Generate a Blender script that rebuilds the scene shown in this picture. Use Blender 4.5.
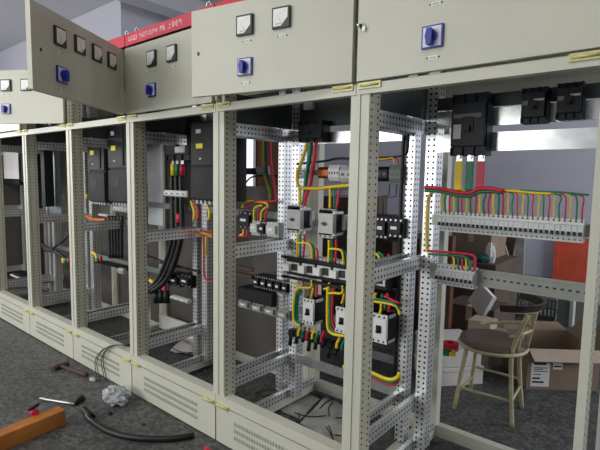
import bpy, math, random
from mathutils import Vector, Matrix
random.seed(7)
for o in list(bpy.data.objects): bpy.data.objects.remove(o)
S = bpy.context.scene
COL = S.collection
# ------------------------------------------------------------------ camera
CAM = Vector((0.9846, -1.4928, 1.3522)); YAW, PITCH, ROLL, FPX = 0.696738, -0.097471, 0.017549, 467.673
_d = Vector((-math.sin(YAW)*math.cos(PITCH), math.cos(YAW)*math.cos(PITCH), math.sin(PITCH)))
_r = Vector((math.cos(YAW), math.sin(YAW), 0)); _u = _r.cross(_d)
RT = _r*math.cos(ROLL)+_u*math.sin(ROLL); UP = -_r*math.sin(ROLL)+_u*math.cos(ROLL)
cd = bpy.data.cameras.new('camera'); cam = bpy.data.objects.new('camera', cd); COL.objects.link(cam)
cd.sensor_width = 36; cd.lens = FPX/600*36; cd.clip_start = 0.02
M3 = Matrix((RT, UP, -_d)).transposed()
cam.matrix_world = Matrix.Translation(CAM) @ M3.to_4x4()
S.camera = cam
def ray(px, py): return _d + RT*((px-300)/FPX) - UP*((py-225)/FPX)
def aY(px, py, Y): v = ray(px, py); return CAM + v*((Y-CAM.y)/v.y)      # pixel -> point on the plane y = Y
def aX(px, py, X): v = ray(px, py); return CAM + v*((X-CAM.x)/v.x)
def aZ(px, py, Z=0.): v = ray(px, py); return CAM + v*((Z-CAM.z)/v.z)
# ------------------------------------------------------------------ light
S.view_settings.view_transform = 'Standard'; S.view_settings.look = 'None'; S.view_settings.gamma = 1
S.view_settings.exposure = 0.2
S.view_settings.use_curve_mapping = False
w = bpy.data.worlds.new('world'); S.world = w; w.use_nodes = True
w.node_tree.nodes['Background'].inputs[0].default_value = (0.9, 0.94, 1, 1)
w.node_tree.nodes['Background'].inputs[1].default_value = 1.0
def area(name, loc, aim, sx, sy, power, col):
    l = bpy.data.lights.new(name, 'AREA'); l.shape = 'RECTANGLE'; l.size = sx; l.size_y = sy; l.energy = power; l.color = col
    o = bpy.data.objects.new(name, l); COL.objects.link(o); o.location = loc
    o.rotation_euler = Vector(aim).to_track_quat('-Z', 'Y').to_euler(); return o
area('daylight_front_window', (-3.2, -4.9, 1.95), (0, 1, 0), 4.4, 1.7, 125, (1.0, 1.0, 0.97))
area('daylight_left_window', (-9.9, -2.9, 2.1), (1, 0, 0), 3.4, 1.8, 130, (1.0, 1.0, 0.97))
area('daylight_right_window', (4.4, 3.4, 2.0), (-1, 0, 0), 2.8, 1.8, 110, (0.9, 0.94, 1.0))
# ------------------------------------------------------------------ materials
def lin(c): return tuple(((x/255)/12.92 if x/255 <= .04045 else ((x/255+.055)/1.055)**2.4) for x in c)
MATS = {}
def mat(name, rgb, rough=.5, metal=0., var=.0, scale=8., bump=0., spec=.5, rgb2=None, alpha_holes=None, coat=0):
    m = bpy.data.materials.new(name); m.use_nodes = True; nt = m.node_tree; b = nt.nodes['Principled BSDF']
    c = lin(rgb); b.inputs['Roughness'].default_value = rough; b.inputs['Metallic'].default_value = metal
    b.inputs['Specular IOR Level'].default_value = spec
    b.inputs['Base Color'].default_value = (*c, 1)
    if var or rgb2 or bump:
        tc = nt.nodes.new('ShaderNodeTexCoord'); nz = nt.nodes.new('ShaderNodeTexNoise')
        nz.inputs['Scale'].default_value = scale; nz.inputs['Detail'].default_value = 6
        nt.links.new(tc.outputs['Object'], nz.inputs['Vector'])
        rp = nt.nodes.new('ShaderNodeValToRGB'); rp.color_ramp.elements[0].position = .35; rp.color_ramp.elements[1].position = .65
        c2 = lin(rgb2) if rgb2 else tuple(x*(1-var) for x in c)
        rp.color_ramp.elements[0].color = (*c2, 1); rp.color_ramp.elements[1].color = (*(min(1, x*(1+var)) for x in c), 1)
        nt.links.new(nz.outputs['Fac'], rp.inputs['Fac']); nt.links.new(rp.outputs['Color'], b.inputs['Base Color'])
        if bump:
            bp = nt.nodes.new('ShaderNodeBump'); bp.inputs['Strength'].default_value = bump; bp.inputs['Distance'].default_value = .01
            nt.links.new(nz.outputs['Fac'], bp.inputs['Height']); nt.links.new(bp.outputs['Normal'], b.inputs['Normal'])
    if alpha_holes:                               # punched holes opening on the dark hollow of the section: (pitch, row offset, radius)
        p, vo, r = alpha_holes
        uv = nt.nodes.new('ShaderNodeUVMap'); sp = nt.nodes.new('ShaderNodeSeparateXYZ'); nt.links.new(uv.outputs['UV'], sp.inputs[0])
        def mt(op, a, bb=None):
            n = nt.nodes.new('ShaderNodeMath'); n.operation = op
            for k, x in enumerate((a, bb)):
                if x is None: continue
                if isinstance(x, (int, float)): n.inputs[k].default_value = x
                else: nt.links.new(x, n.inputs[k])
            return n.outputs[0]
        fu = mt('MULTIPLY', mt('SUBTRACT', mt('FRACT', mt('DIVIDE', sp.outputs[0], p)), .5), p)
        fv = mt('SUBTRACT', mt('ABSOLUTE', sp.outputs[1]), vo)
        hole = mt('LESS_THAN', mt('ADD', mt('MULTIPLY', fu, fu), mt('MULTIPLY', fv, fv)), r*r)
        hx = nt.nodes.new('ShaderNodeBsdfDiffuse'); hx.inputs[0].default_value = (.02, .019, .017, 1)
        ms = nt.nodes.new('ShaderNodeMixShader'); nt.links.new(hole, ms.inputs[0]); nt.links.new(b.outputs[0], ms.inputs[1]); nt.links.new(hx.outputs[0], ms.inputs[2])
        nt.links.new(ms.outputs[0], nt.nodes['Material Output'].inputs['Surface'])
    MATS[name] = m; return m
mat('paint', (198, 198, 183), .42, var=.03, scale=3, spec=.4)
mat('paint_holes', (192, 189, 170), .45, var=.03, scale=3, alpha_holes=(.025, .0215, .0046))
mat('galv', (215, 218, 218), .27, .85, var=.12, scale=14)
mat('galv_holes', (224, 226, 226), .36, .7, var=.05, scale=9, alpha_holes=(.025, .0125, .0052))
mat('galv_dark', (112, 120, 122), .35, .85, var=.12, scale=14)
mat('brass', (200, 196, 138), .45, .2, var=.12, scale=60)
mat('red_band', (196, 14, 52), .45, var=.04, scale=10)
mat('white_letter', (238, 205, 205), .5)
mat('black_plastic', (20, 21, 24), .5, var=.1, scale=20, spec=.3)
mat('drive_grey', (30, 32, 36), .55, var=.06, scale=20, spec=.25)
mat('dark_blue_plastic', (20, 26, 36), .5, spec=.3)
mat('grey_plastic', (186, 188, 186), .45, var=.03, scale=30)
mat('white_plastic', (226, 227, 226), .4)
mat('mcb_grey', (205, 208, 207), .42)
mat('dial', (235, 236, 232), .3)
mat('bezel', (40, 40, 38), .4)
mat('knob_blue', (22, 38, 150), .35)
mat('plate_lilac', (215, 216, 232), .35)
mat('wire_yellow', (238, 205, 20), .45)
mat('wire_green', (15, 120, 80), .45)
mat('wire_red', (205, 30, 62), .45)
mat('wire_black', (16, 16, 17), .45)
mat('orange_wire', (220, 110, 25), .5)
mat('yellow_tag', (225, 215, 30), .5)
mat('copper', (170, 95, 60), .35, .8)
mat('steel', (190, 190, 192), .3, .9)
mat('cardboard', (142, 122, 104), .85, var=.08, scale=5, bump=.1)
mat('cardboard_light', (188, 170, 150), .85, var=.06, scale=5)
mat('cardboard_dark', (92, 78, 68), .9, var=.12, scale=4)
mat('carton_print', (120, 112, 105), .8)
mat('foam', (220, 216, 212), .7, var=.04, scale=9)
mat('paper', (232, 230, 228), .7)
mat('plastic_film', (200, 204, 206), .25, var=.1, scale=30)
mat('wood_orange', (170, 104, 40), .5, var=.22, scale=7, bump=.15)
mat('brown_wood', (96, 56, 36), .6, var=.15, scale=6)
mat('stool_paint', (186, 178, 142), .45, var=.12, scale=25)
mat('stool_seat', (104, 90, 78), .6, var=.12, scale=20)
mat('stool_pad', (58, 50, 43), .4)
mat('orange_board', (214, 88, 60), .7, var=.1, scale=5)
mat('rust_brown', (78, 58, 48), .7, var=.3, scale=12)
mat('grey_green', (110, 118, 112), .6, var=.1, scale=6)
mat('teal', (30, 92, 92), .5)
mat('wall_paint', (198, 198, 209), .85, var=.02, scale=1.2)
mat('ceiling_paint', (205, 205, 210), .9, var=.02, scale=1)
mat('window_frame_paint', (225, 225, 225), .5)
mat('bright_sheet', (190, 194, 196), .6, .3, var=.15, scale=6)
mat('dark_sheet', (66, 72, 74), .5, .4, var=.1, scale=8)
mat('rear_sheet_shaded', (84, 79, 74), .5, var=.08, scale=4)  # interior shade of the panels put into a darker colour
mat('louver', (150, 154, 144), .6)
mat('rail_grey', (150, 154, 146), .45, .3, var=.08, scale=10)
mat('dust', (168, 166, 158), .9, var=.3, scale=6)
# floor: grey terrazzo with chips
MATS['plastic_film'].node_tree.nodes['Principled BSDF'].inputs['Transmission Weight'].default_value = .45
m = mat('terrazzo', (96, 96, 96), .55, spec=.35); nt = m.node_tree; b = nt.nodes['Principled BSDF']
tc = nt.nodes.new('ShaderNodeTexCoord'); vo = nt.nodes.new('ShaderNodeTexVoronoi'); vo.inputs['Scale'].default_value = 55
nz = nt.nodes.new('ShaderNodeTexNoise'); nz.inputs['Scale'].default_value = 1.3; nz.inputs['Detail'].default_value = 5
rp = nt.nodes.new('ShaderNodeValToRGB'); e = rp.color_ramp.elements
e[0].color = (*lin((70, 71, 70)), 1); e[1].color = (*lin((112, 112, 109)), 1); e[1].position = .95
el = rp.color_ramp.elements.new(.5); el.color = (*lin((88, 89, 87)), 1)
sx = nt.nodes.new('ShaderNodeSeparateColor'); mx = nt.nodes.new('ShaderNodeMix'); mx.data_type = 'RGBA'; mx.blend_type = 'MULTIPLY'; mx.inputs[0].default_value = .55
rp2 = nt.nodes.new('ShaderNodeValToRGB'); rp2.color_ramp.elements[0].color = (.45, .45, .44, 1); rp2.color_ramp.elements[0].position = .3; rp2.color_ramp.elements[1].position = .7
nt.links.new(tc.outputs['Object'], vo.inputs['Vector']); nt.links.new(tc.outputs['Object'], nz.inputs['Vector'])
nt.links.new(vo.outputs['Color'], sx.inputs[0]); nt.links.new(sx.outputs[0], rp.inputs['Fac']); nt.links.new(nz.outputs['Fac'], rp2.inputs['Fac'])
nt.links.new(rp.outputs['Color'], mx.inputs[6]); nt.links.new(rp2.outputs['Color'], mx.inputs[7]); nt.links.new(mx.outputs[2], b.inputs['Base Color'])
# ------------------------------------------------------------------ mesh helpers
class MB:
    def __init__(s): s.v = []; s.f = []; s.uv = []; s.sm = []
    def poly(s, pts, uvs=None, smooth=False):
        k = len(s.v); s.v += [Vector(p) for p in pts]; s.f.append(list(range(k, k+len(pts)))); s.uv.append(uvs or [(10, 10)]*len(pts)); s.sm.append(smooth); return s
    def box(s, x0, x1, y0, y1, z0, z1, M=None):
        if x0 > x1: x0, x1 = x1, x0
        if y0 > y1: y0, y1 = y1, y0
        if z0 > z1: z0, z1 = z1, z0
        c = [Vector((x, y, z)) for x in (x0, x1) for y in (y0, y1) for z in (z0, z1)]
        mid = Vector(((x0+x1)/2, (y0+y1)/2, (z0+z1)/2)); dim = (x1-x0, y1-y0, z1-z0); L = dim.index(max(dim))
        k = len(s.v); s.v += [(M @ p if M else p) for p in c]
        for f, ax in (((0, 1, 3, 2), 0), ((4, 6, 7, 5), 0), ((0, 4, 5, 1), 1), ((2, 3, 7, 6), 1), ((0, 2, 6, 4), 2), ((1, 5, 7, 3), 2)):
            s.f.append([k+i for i in f]); s.sm.append(False)
            if ax == L: s.uv.append([(10, 10)]*4)
            else:
                o = [a for a in (0, 1, 2) if a not in (ax, L)][0]
                s.uv.append([((c[i][L]), (c[i]-mid)[o]) for i in f])
        return s
    def prism(s, prof, a0, a1, axis='x', M=None):       # profile in the two other axes, extruded along axis
        def P(q, a):
            v = {'x': (a, q[0], q[1]), 'y': (q[0], a, q[1]), 'z': (q[0], q[1], a)}[axis]; v = Vector(v); return M @ v if M else v
        n = len(prof); A = [P(q, a0) for q in prof]; B = [P(q, a1) for q in prof]
        s.poly(A[::-1]); s.poly(B)
        for i in range(n): j = (i+1) % n; s.poly([A[i], A[j], B[j], B[i]])
        return s
    def tube(s, pts, r, n=6, smooth=4, closed=False, r1=None):
        pts = [Vector(p) for p in pts]
        if smooth and len(pts) > 2:
            q = []; m_ = len(pts); rng = m_ if closed else m_-1
            for i in range(rng):
                if closed: p0, p1, p2, p3 = pts[i-1], pts[i], pts[(i+1) % m_], pts[(i+2) % m_]
                else: p0, p1, p2, p3 = pts[max(i-1, 0)], pts[i], pts[i+1], pts[min(i+2, m_-1)]
                for k in range(smooth):
                    t = k/smooth; q.append(.5*((2*p1)+(p2-p0)*t+(2*p0-5*p1+4*p2-p3)*t*t+(3*p1-p0-3*p2+p3)*t**3))
            if not closed: q.append(pts[-1])
            pts = q
        k = len(s.v); m_ = len(pts); prev = None
        for i, p in enumerate(pts):
            if closed: t = pts[(i+1) % m_]-pts[i-1]
            else: t = pts[min(i+1, m_-1)]-pts[max(i-1, 0)]
            if t.length < 1e-9: t = Vector((0, 0, 1))
            t.normalize()
            a = prev if prev is not None else (Vector((0, 0, 1)) if abs(t.z) < .9 else Vector((1, 0, 0)))
            a = (a-t*a.dot(t)); a.normalize(); prev = a; b_ = t.cross(a)
            rr = r if r1 is None else r+(r1-r)*i/max(1, m_-1)
            for j in range(n): an = 2*math.pi*j/n; s.v.append(p+(a*math.cos(an)+b_*math.sin(an))*rr)
        for i in range(m_ if closed else m_-1):
            for j in range(n):
                i2 = (i+1) % m_
                s.f.append([k+i*n+j, k+i*n+(j+1) % n, k+i2*n+(j+1) % n, k+i2*n+j]); s.uv.append([(10, 10)]*4); s.sm.append(True)
        if not closed:
            s.f.append([k+j for j in range(n)][::-1]); s.uv.append([(10, 10)]*n); s.sm.append(False)
            s.f.append([k+(m_-1)*n+j for j in range(n)]); s.uv.append([(10, 10)]*n); s.sm.append(False)
        return s
    def cyl(s, p0, p1, r, n=16, r1=None): return s.tube([p0, p1], r, n, 0, r1=r1)
    def xf(s, M): s.v = [M @ p for p in s.v]; return s
    def build(s, name, material, parent=None, bevel=0):
        org = Vector((0, 0, 0))
        q = parent
        while q is not None: org = org+q.location; q = q.parent
        me = bpy.data.meshes.new(name); me.from_pydata([p-org for p in s.v], [], s.f)
        ul = me.uv_layers.new(name='UVMap'); flat = [c for u in s.uv for p in u for c in p]; ul.data.foreach_set('uv', flat)
        me.polygons.foreach_set('use_smooth', s.sm)
        me.materials.append(MATS[material]); me.update()
        o = bpy.data.objects.new(name, me); COL.objects.link(o)
        if parent: o.parent = parent
        if bevel:
            bm = o.modifiers.new('bevel', 'BEVEL'); bm.width = bevel; bm.segments = 2; bm.limit_method = 'ANGLE'
        return o
def recenter(o):                     # put a single-mesh thing's origin at its base
    vs = [v.co for v in o.data.vertices]; c = Vector((sum(v.x for v in vs)/len(vs), sum(v.y for v in vs)/len(vs), min(v.z for v in vs)))
    o.data.transform(Matrix.Translation(-c)); o.location = o.location+c; return o
def tag(o, label, cat, group=None):
    o['label'] = label; o['category'] = cat
    if group: o['group'] = group
    return o
def solo(mb, name, material, label, cat, group=None, bevel=0): return tag(recenter(mb.build(name, material, None, bevel)), label, cat, group)
def struct(mb, name, material): o = mb.build(name, material); o['kind'] = 'structure'; return o
def thing(name, label, cat, loc, group=None):
    o = bpy.data.objects.new(name, None); o.empty_display_size = .05; COL.objects.link(o); o.location = Vector(loc); return tag(o, label, cat, group)
def B(*a): return MB().box(*a)
def copy_tree(o, loc, label=None, group=None):
    r = o.copy(); COL.objects.link(r); r.location = Vector(loc)
    if label: r['label'] = label
    if group: r['group'] = group
    for ch in list(o.children):
        c = ch.copy(); COL.objects.link(c); c.parent = r
        for g in ch.children:
            d = g.copy(); COL.objects.link(d); d.parent = c
    return r
# ------------------------------------------------------------------ the room
XL, YB, XR, YF, H = -4.76, 5.93, 4.5, -5.0, 3.6; XFAR, YP = -10.0, 1.75
struct(MB().poly([(XFAR, YF, 0), (XR, YF, 0), (XR, YB, 0), (XFAR, YB, 0)]), 'floor', 'terrazzo')
struct(B(XFAR-.2, XR+.2, YF-.2, YB+.2, H, H+.15), 'ceiling', 'ceiling_paint')
struct(B(XL, XR+.2, YB, YB+.2, 0, H), 'wall_back', 'wall_paint')
struct(B(XL-.24, XL, YP, YB, 0, H), 'wall_side', 'wall_paint')
struct(B(XFAR, XL-.24, YP, YP+.24, 0, H), 'wall_partition', 'wall_paint')
def wall_with_windows(name, along, fixed, a0, a1, wins, z0, z1, thick):
    mb = MB(); cur = a0
    def bb(p, q, za, zb):
        if along == 'x': mb.box(p, q, min(fixed, fixed+thick), max(fixed, fixed+thick), za, zb)
        else: mb.box(min(fixed, fixed+thick), max(fixed, fixed+thick), p, q, za, zb)
    for (p, q) in wins: bb(cur, p, 0, H); bb(p, q, 0, z0); bb(p, q, z1, H); cur = q
    bb(cur, a1, 0, H); struct(mb, name, 'wall_paint')
wall_with_windows('wall_front', 'x', YF, XFAR-.2, XR+.2, [(-5.4, -1.0)], 1.1, 2.8, -.2)
wall_with_windows('wall_left', 'y', XFAR, YF, YP+.24, [(-4.6, -1.2)], 1.2, 3.0, -.2)
wall_with_windows('wall_right', 'y', XR, YF, YB, [(2.0, 4.8)], 1.1, 2.9, .2)
def window(n, along, fixed, p, q, z0, z1):
    mb = MB(); t = .05; sg = 1 if fixed > 0 else -1
    def bb(a, b_, za, zb):
        if along == 'x': mb.box(a, b_, fixed-.1, fixed-.04, za, zb)
        else: mb.box(min(fixed+sg*.04, fixed+sg*.1), max(fixed+sg*.04, fixed+sg*.1), a, b_, za, zb)
    bb(p, q, z0, z0+t); bb(p, q, z1-t, z1); k = max(2, round((q-p)/1.1))
    for i in range(k+1): x = p+(q-p-t)*i/k; bb(x, x+t, z0+t, z1-t)
    struct(mb, 'window_%d' % n, 'window_frame_paint')
window(1, 'x', YF, -5.4, -1.0, 1.1, 2.8); window(2, 'y', XFAR, -4.6, -1.2, 1.2, 3.0); window(3, 'y', XR, 2.0, 4.8, 1.1, 2.9)
# ceiling beams running front to back
for k, x in enumerate((-4.3, -2.2, -.1, 2.0)):
    struct(B(x, x+.28, YF, YB, H-.22, H), 'trim_%d' % (k+1), 'ceiling_paint')
# added fluorescent fittings, out of view, for light falloff from doors to skirts
m = mat('added_lamp_tube', (245, 246, 240), .4); m.node_tree.nodes['Principled BSDF'].inputs['Emission Color'].default_value = (1, .99, .94, 1); m.node_tree.nodes['Principled BSDF'].inputs['Emission Strength'].default_value = 6
for x, nb in ((-3.3, 'beyond the wide-open door'), (-1.0, 'in front of the ajar door'), (1.3, 'in front of the row end')):
    t = thing('added_lamp', 'added white hanging fluorescent fitting over the aisle '+nb, 'lamp', (x, -1.75, 2.98), 'added fluorescent fittings over the aisle')
    MB().box(x-.62, x+.62, -1.82, -1.68, 3.02, 3.06).build('housing', 'window_frame_paint', t)
    MB().cyl((x-.6, -1.75, 3.0), (x+.6, -1.75, 3.0), .014, 10).build('tube', 'added_lamp_tube', t)
    for dx in (-.5, .5): MB().cyl((x+dx, -1.75, 3.06), (x+dx, -1.75, H), .004, 6).build('hanger', 'steel', t)
    l = area('added_tube_light', (x, -1.75, 2.98), (0, 0, -1), 1.2, .08, 13, (1, .99, .94)); l.parent = t; l.location = (0, 0, 0)
# ------------------------------------------------------------------ the cabinets
W, D = .8, .8
ZT, ZB, ZD0, ZD1 = 1.70, .208, 1.712, 2.082
def door_frame(hx, ang): # plane of an instrument door hinged at its right edge: origin, u (to the free edge), n (outward)
    return Vector((hx-.012, -.02, 0)), Vector((-math.cos(ang), -math.sin(ang), 0)), Vector((math.sin(ang), -math.cos(ang), 0))
def on_door(fr, px, py):
    o, u, n = fr; v = ray(px, py); t = (o-CAM).dot(n)/v.dot(n); p = CAM+v*t; return (p-o).dot(u), p.z
def door_mat(fr): # local (a: to the right as read from the front, b: outwards, c: up) -> world, a = -u
    o, u, n = fr; return Matrix(((-u.x, n.x, 0, o.x), (-u.y, n.y, 0, o.y), (0, 0, 1, 0), (0, 0, 0, 1)))
def cabinet(i, label, ang, meters, knobs, plates, lock, letters=None, eye=None):
    X = i*W
    root = thing('switchgear_cabinet', label, 'cabinet', (X+W/2, D/2, 0), 'row of switchgear cabinets')
    P = lambda mb, n, mt, bev=0, par=None: mb.build(n, mt, par or root, bev)
    g = .0015
    # painted frame posts
    mb = MB().box(X+g, X+.055, 0, .003, ZB+.04, ZT).box(X+g, X+.055, .03, .033, ZT, 2.1).box(X+g, X+.018, -.004, 0, ZB+.04, ZT-.03); P(mb, 'front_post', 'paint')
    P(B(X+.052, X+.055, .003, .078, ZB+.04, 2.1), 'post_return', 'paint_holes')
    P(MB().box(X+W-.025, X+W-g, 0, .003, ZB+.04, ZT).box(X+W-.025, X+W-g, .03, .033, ZT, 2.1).box(X+W-.025, X+W-g, 0, .03, ZT-.003, ZT), 'front_post', 'paint')
    P(B(X+W-.004, X+W-g, .003, .078, 0.02, 2.1), 'post_return', 'paint_holes')
    P(MB().box(X+g, X+.05, D-.05, D-.047, .04, 2.1).box(X+.047, X+.05, D-.047, D, .04, 2.1), 'rear_post', 'paint')
    P(MB().box(X+W-.05, X+W-g, D-.05, D-.047, .04, 2.1).box(X+W-.05, X+W-.047, D-.047, D, .04, 2.1), 'rear_post', 'paint')
    # beams
    P(MB().box(X+g, X+W-g, -.006, 0, 1.667, ZT+.004).box(X+g, X+W-g, 0, .03, 1.667, 1.67), 'top_beam', 'paint')
    P(MB().box(X+g, X+W-g, -.006, 0, ZB+.002, .258).box(X+g, X+W-g, 0, .05, .254, .258), 'bottom_beam', 'paint')
    P(MB().box(X+g, X+W-g, D-.04, D, .03, .09), 'rear_sill', 'paint')
    P(B(X+g, X+.05, .05, D-.05, .03, .07), 'side_sill', 'paint'); P(B(X+W-.05, X+W-g, .05, D-.05, .03, .07), 'side_sill', 'paint')
    mb = MB().box(X+.05, X+W-.05, D-.04, D-.037, 1.70, 2.1)
    vp = P(mb, 'rear_top_panel', 'paint')
    mb = MB()
    for k in range(28): mb.box(X+.12+k*.02, X+.13+k*.02, D-.045, D-.04, 1.80, 1.83)
    P(mb, 'louver_row', 'paint', 0, vp)['kind'] = 'stuff'
    if i <= -2: P(B(X+.05, X+W-.05, D-.03, D-.027, .09, 1.30 if i == -2 else 1.70), 'rear_panel', 'rear_sheet_shaded')
    # skirt panel with three rows of louvres
    sk = P(MB().box(X+.005, X+W-.005, -.006, 0, .012, ZB-.004).box(X+.005, X+.008, 0, .02, .012, ZB-.004), 'skirt_panel', 'paint')
    for r in range(3):
        mb = MB(); z = .07+r*.036
        for k in range(30):
            x = X+.14+k*.0172
            mb.prism([(-.006, z), (-.0115, z+.001), (-.006, z+.017)], x, x+.0105, 'x')
        P(mb, 'louver_row', 'louver', 0, sk)['kind'] = 'stuff'
    # roof, header
    P(B(X+g, X+W-g, .0, D, 2.1, 2.112), 'roof_panel', 'paint')
    hd = P(B(X+.004, X+W-.004, -.012, .02, 2.1, 2.165), 'header_panel', 'red_band')
    for word, p0, p1 in (letters or []):
        cu = bpy.data.curves.new('lettering', 'FONT'); cu.body = word; cu.size = .036; cu.extrude = .0005
        tmp = bpy.data.objects.new('tmp', cu); COL.objects.link(tmp); bpy.context.view_layer.update()
        me = bpy.data.meshes.new_from_object(tmp.evaluated_get(bpy.context.evaluated_depsgraph_get())); bpy.data.objects.remove(tmp)
        vx = [v.co.x for v in me.vertices]; xa, xb = aY(p0, 30, -.0128).x, aY(p1, 28, -.0128).x
        me.transform(Matrix.Translation((xa-X-W/2, -.0128-D/2, 2.12)) @ Matrix.Rotation(math.pi/2, 4, 'X') @ Matrix.Scale((xb-xa)/(max(vx)-min(vx)), 4, (1, 0, 0)) @ Matrix.Translation((-min(vx), 0, 0)))
        me.materials.clear(); me.materials.append(MATS['white_letter']); lo = bpy.data.objects.new('lettering', me); COL.objects.link(lo); lo.parent = hd
    if eye:
        for ex in eye:
            mb = MB().cyl((ex, .02, 2.16), (ex, .02, 2.168), .014, 10)
            mb.tube([(ex+.016*math.cos(a), .02, 2.184+.016*math.sin(a)) for a in [k*math.pi/5 for k in range(10)]], .005, 6, 0, True); P(mb, 'lifting_eye', 'steel')
    # galvanised side rails, front to back
    for (z0, z1) in ((1.56, 1.62), (.952, 1.012), (.278, .336)):
        y1 = .56 if z0 > .5 else .6
        P(MB().box(X+.05, X+.052, .07, y1, z0, z1).box(X+.026, X+.05, .07, y1, z1-.002, z1), 'side_rail', 'galv_holes')
        if i < 0: P(MB().box(X+W-.052, X+W-.05, .07, y1, z0, z1).box(X+W-.05, X+W-.026, .07, y1, z1-.002, z1), 'side_rail', 'galv_holes')
    P(MB().box(X+.05, X+.052, .07, D-.05, .075, .12).box(X+.028, X+.05, .07, D-.05, .118, .12), 'side_rail', 'galv_holes')
    P(B(X+.044, X+.046, .078, .5, 1.625, 1.76), 'side_plate', 'dark_sheet')
    # punched mounting uprights
    P(MB().box(X+.048, X+.1, .5, .502, .085, 2.09).box(X+.098, X+.1, .502, .57, .085, 2.09), 'mounting_upright', 'galv_holes')
    P(MB().box(X+W-(.052 if i < 0 else .02), X+W-.006, .5, .502, .085, 2.09).box(X+W-.008, X+W-.006, .502, .56, .085, 2.09), 'mounting_upright', 'galv_holes')
    # brass hinge plates
    for (x, z) in ((X+.012, ZT-.004), (X+W-.105, ZT-.004), (X+.006, ZB+.001), (X+W-.105, ZB+.001)):
        h = P(MB().box(x, x+.093, -.012, -.006, z-.011, z+.011), 'hinge', 'brass')
        P(MB().cyl((x+.008, -.0135, z), (x+.085, -.0135, z), .0045, 8), 'hinge_pin', 'brass', 0, h)
    # instrument door
    fr = door_frame(X+W, ang); DM = door_mat(fr)
    dw = W-.022
    mb = MB().box(-dw, 0, -.003, 0, ZD0, ZD1, DM).box(-dw, -dw+.003, -.022, -.003, ZD0, ZD1, DM).box(-.003, 0, -.022, -.003, ZD0, ZD1, DM)
    mb.box(-dw, 0, -.022, -.003, ZD0, ZD0+.003, DM).box(-dw, 0, -.022, -.003, ZD1-.003, ZD1, DM); P(mb, 'instrument_door', 'paint')
    for (px, py) in meters:
        u, z = on_door(fr, px, py); s = .041
        o = P(MB().box(-u-s, -u+s, 0, .012, z-s, z+s, DM), 'panel_meter', 'bezel', .002)
        t = s-.008; k = .03
        P(MB().prism([(-u-t, z-t), (-u+t-k, z-t), (-u+t, z-t+k), (-u+t, z+t), (-u-t, z+t)], .0115, .0135, 'y', DM), 'dial', 'dial', 0, o)
        mb = MB()
        for a in range(7):
            an = math.radians(95+a*13); mb.box(-u+t*.7+math.cos(an)*.045-.0004, -u+t*.7+math.cos(an)*.045+.0004, .0135, .0139, z-t*.7+math.sin(an)*.045-.0012, z-t*.7+math.sin(an)*.045+.0012, DM)
        mb.box(-u-.02, -u+.004, .0135, .0139, z-.026, z-.024, DM); P(mb, 'scale_marks', 'bezel', 0, o)
        P(MB().prism([(-u+t*.2, z-t*.7), (-u+t*.2+.0012, z-t*.7), (-u-t*.7, z+.016)], .0136, .0142, 'y', DM), 'needle', 'bezel', 0, o)
    for (px, py) in knobs:
        u, z = on_door(fr, px, py); s = .036
        o = P(MB().box(-u-s, -u+s, 0, .008, z-s, z+s, DM), 'selector_switch', 'knob_blue')
        P(MB().box(-u-s+.005, -u+s-.005, .008, .0095, z-s+.005, z+s-.005, DM), 'switch_plate', 'plate_lilac', 0, o)
        mb = MB().prism([(-u+.019*math.cos(a), z+.019*math.sin(a)) for a in [k*math.pi/8 for k in range(16)]], .0095, .022, 'y', DM)
        mb.prism([(-u-.008, z-.029), (-u+.008, z-.029), (-u+.011, z), (-u+.007, z+.021), (-u-.007, z+.021), (-u-.011, z)], .0095, .036, 'y', DM)
        P(mb, 'knob', 'knob_blue', 0, o)
    for (px, py) in plates:
        u, z = on_door(fr, px, py)
        o = P(MB().box(-u-.016, -u+.016, 0, .0012, z-.006, z+.006, DM), 'name_plate', 'white_plastic')
        P(MB().box(-u-.022, -u-.018, 0, .003, z-.002, z+.002, DM).box(-u+.018, -u+.022, 0, .003, z-.002, z+.002, DM), 'rivet', 'bezel', 0, o); P(MB().box(-u-.010, -u+.010, .0012, .0015, z-.0018, z+.0018, DM), 'plate_text', 'louver', 0, o)
    if lock:
        u, z = on_door(fr, *lock)
        P(MB().prism([(-u+.0045*math.cos(a), z+.0085*math.sin(a)) for a in [k*math.pi/6 for k in range(12)]], 0, .004, 'y', DM), 'door_lock', 'bezel')
    return root, fr, DM
A, frA, DMA = cabinet(0, 'beige cabinet at the row end with two rows of miniature breakers inside', 0, [], [(433, 37)], [(436, 3.5), (433, 57.5)], (361, 26))
Bc, frB, DMB = cabinet(-1, 'beige cabinet full of grey motor starters, its instrument door slightly ajar', math.radians(10.5), [(245.5, 25.5), (282, 18)], [(245.5, 67)], [(247, 41), (282.5, 36), (246, 83)], (198.5, 54))
Cc, frC, DMC = cabinet(-2, 'beige cabinet with closed instrument door under a lettered red header', 0, [(152.5, 58.5), (172.5, 53.5)], [(152.5, 90)], [(153, 71.5), (173, 67)], None, [('GGD', 128, 137), ('YAOT-OUPW', 139, 158), ('PB', 160, 165), ('\u4e0a\u6d77\u7535\u6c14', 168, 182)], [aY(137, 33, .02).x, aY(209, 6, .02).x])
Dc, frD, DMD = cabinet(-3, 'beige cabinet with its four-meter instrument door swung wide open', math.radians(123), [(59, 37), (79, 45.5), (96, 53.5), (111, 61)], [(61, 75)], [(59, 52), (61, 90)], (40.5, 49.5), None, [-1.63])
Ec, frE, DME = cabinet(-4, 'beige cabinet with a pale half-open instrument door behind the wide-open one', math.radians(29), [(6.5, 85.5), (26.5, 85)], [(6.5, 109)], [(7, 94.5)], None)
Fc, frF, DMF = cabinet(-5, 'beige cabinet before the added end panel of the row, beyond the half-open door', 0, [], [], [], None)
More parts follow.
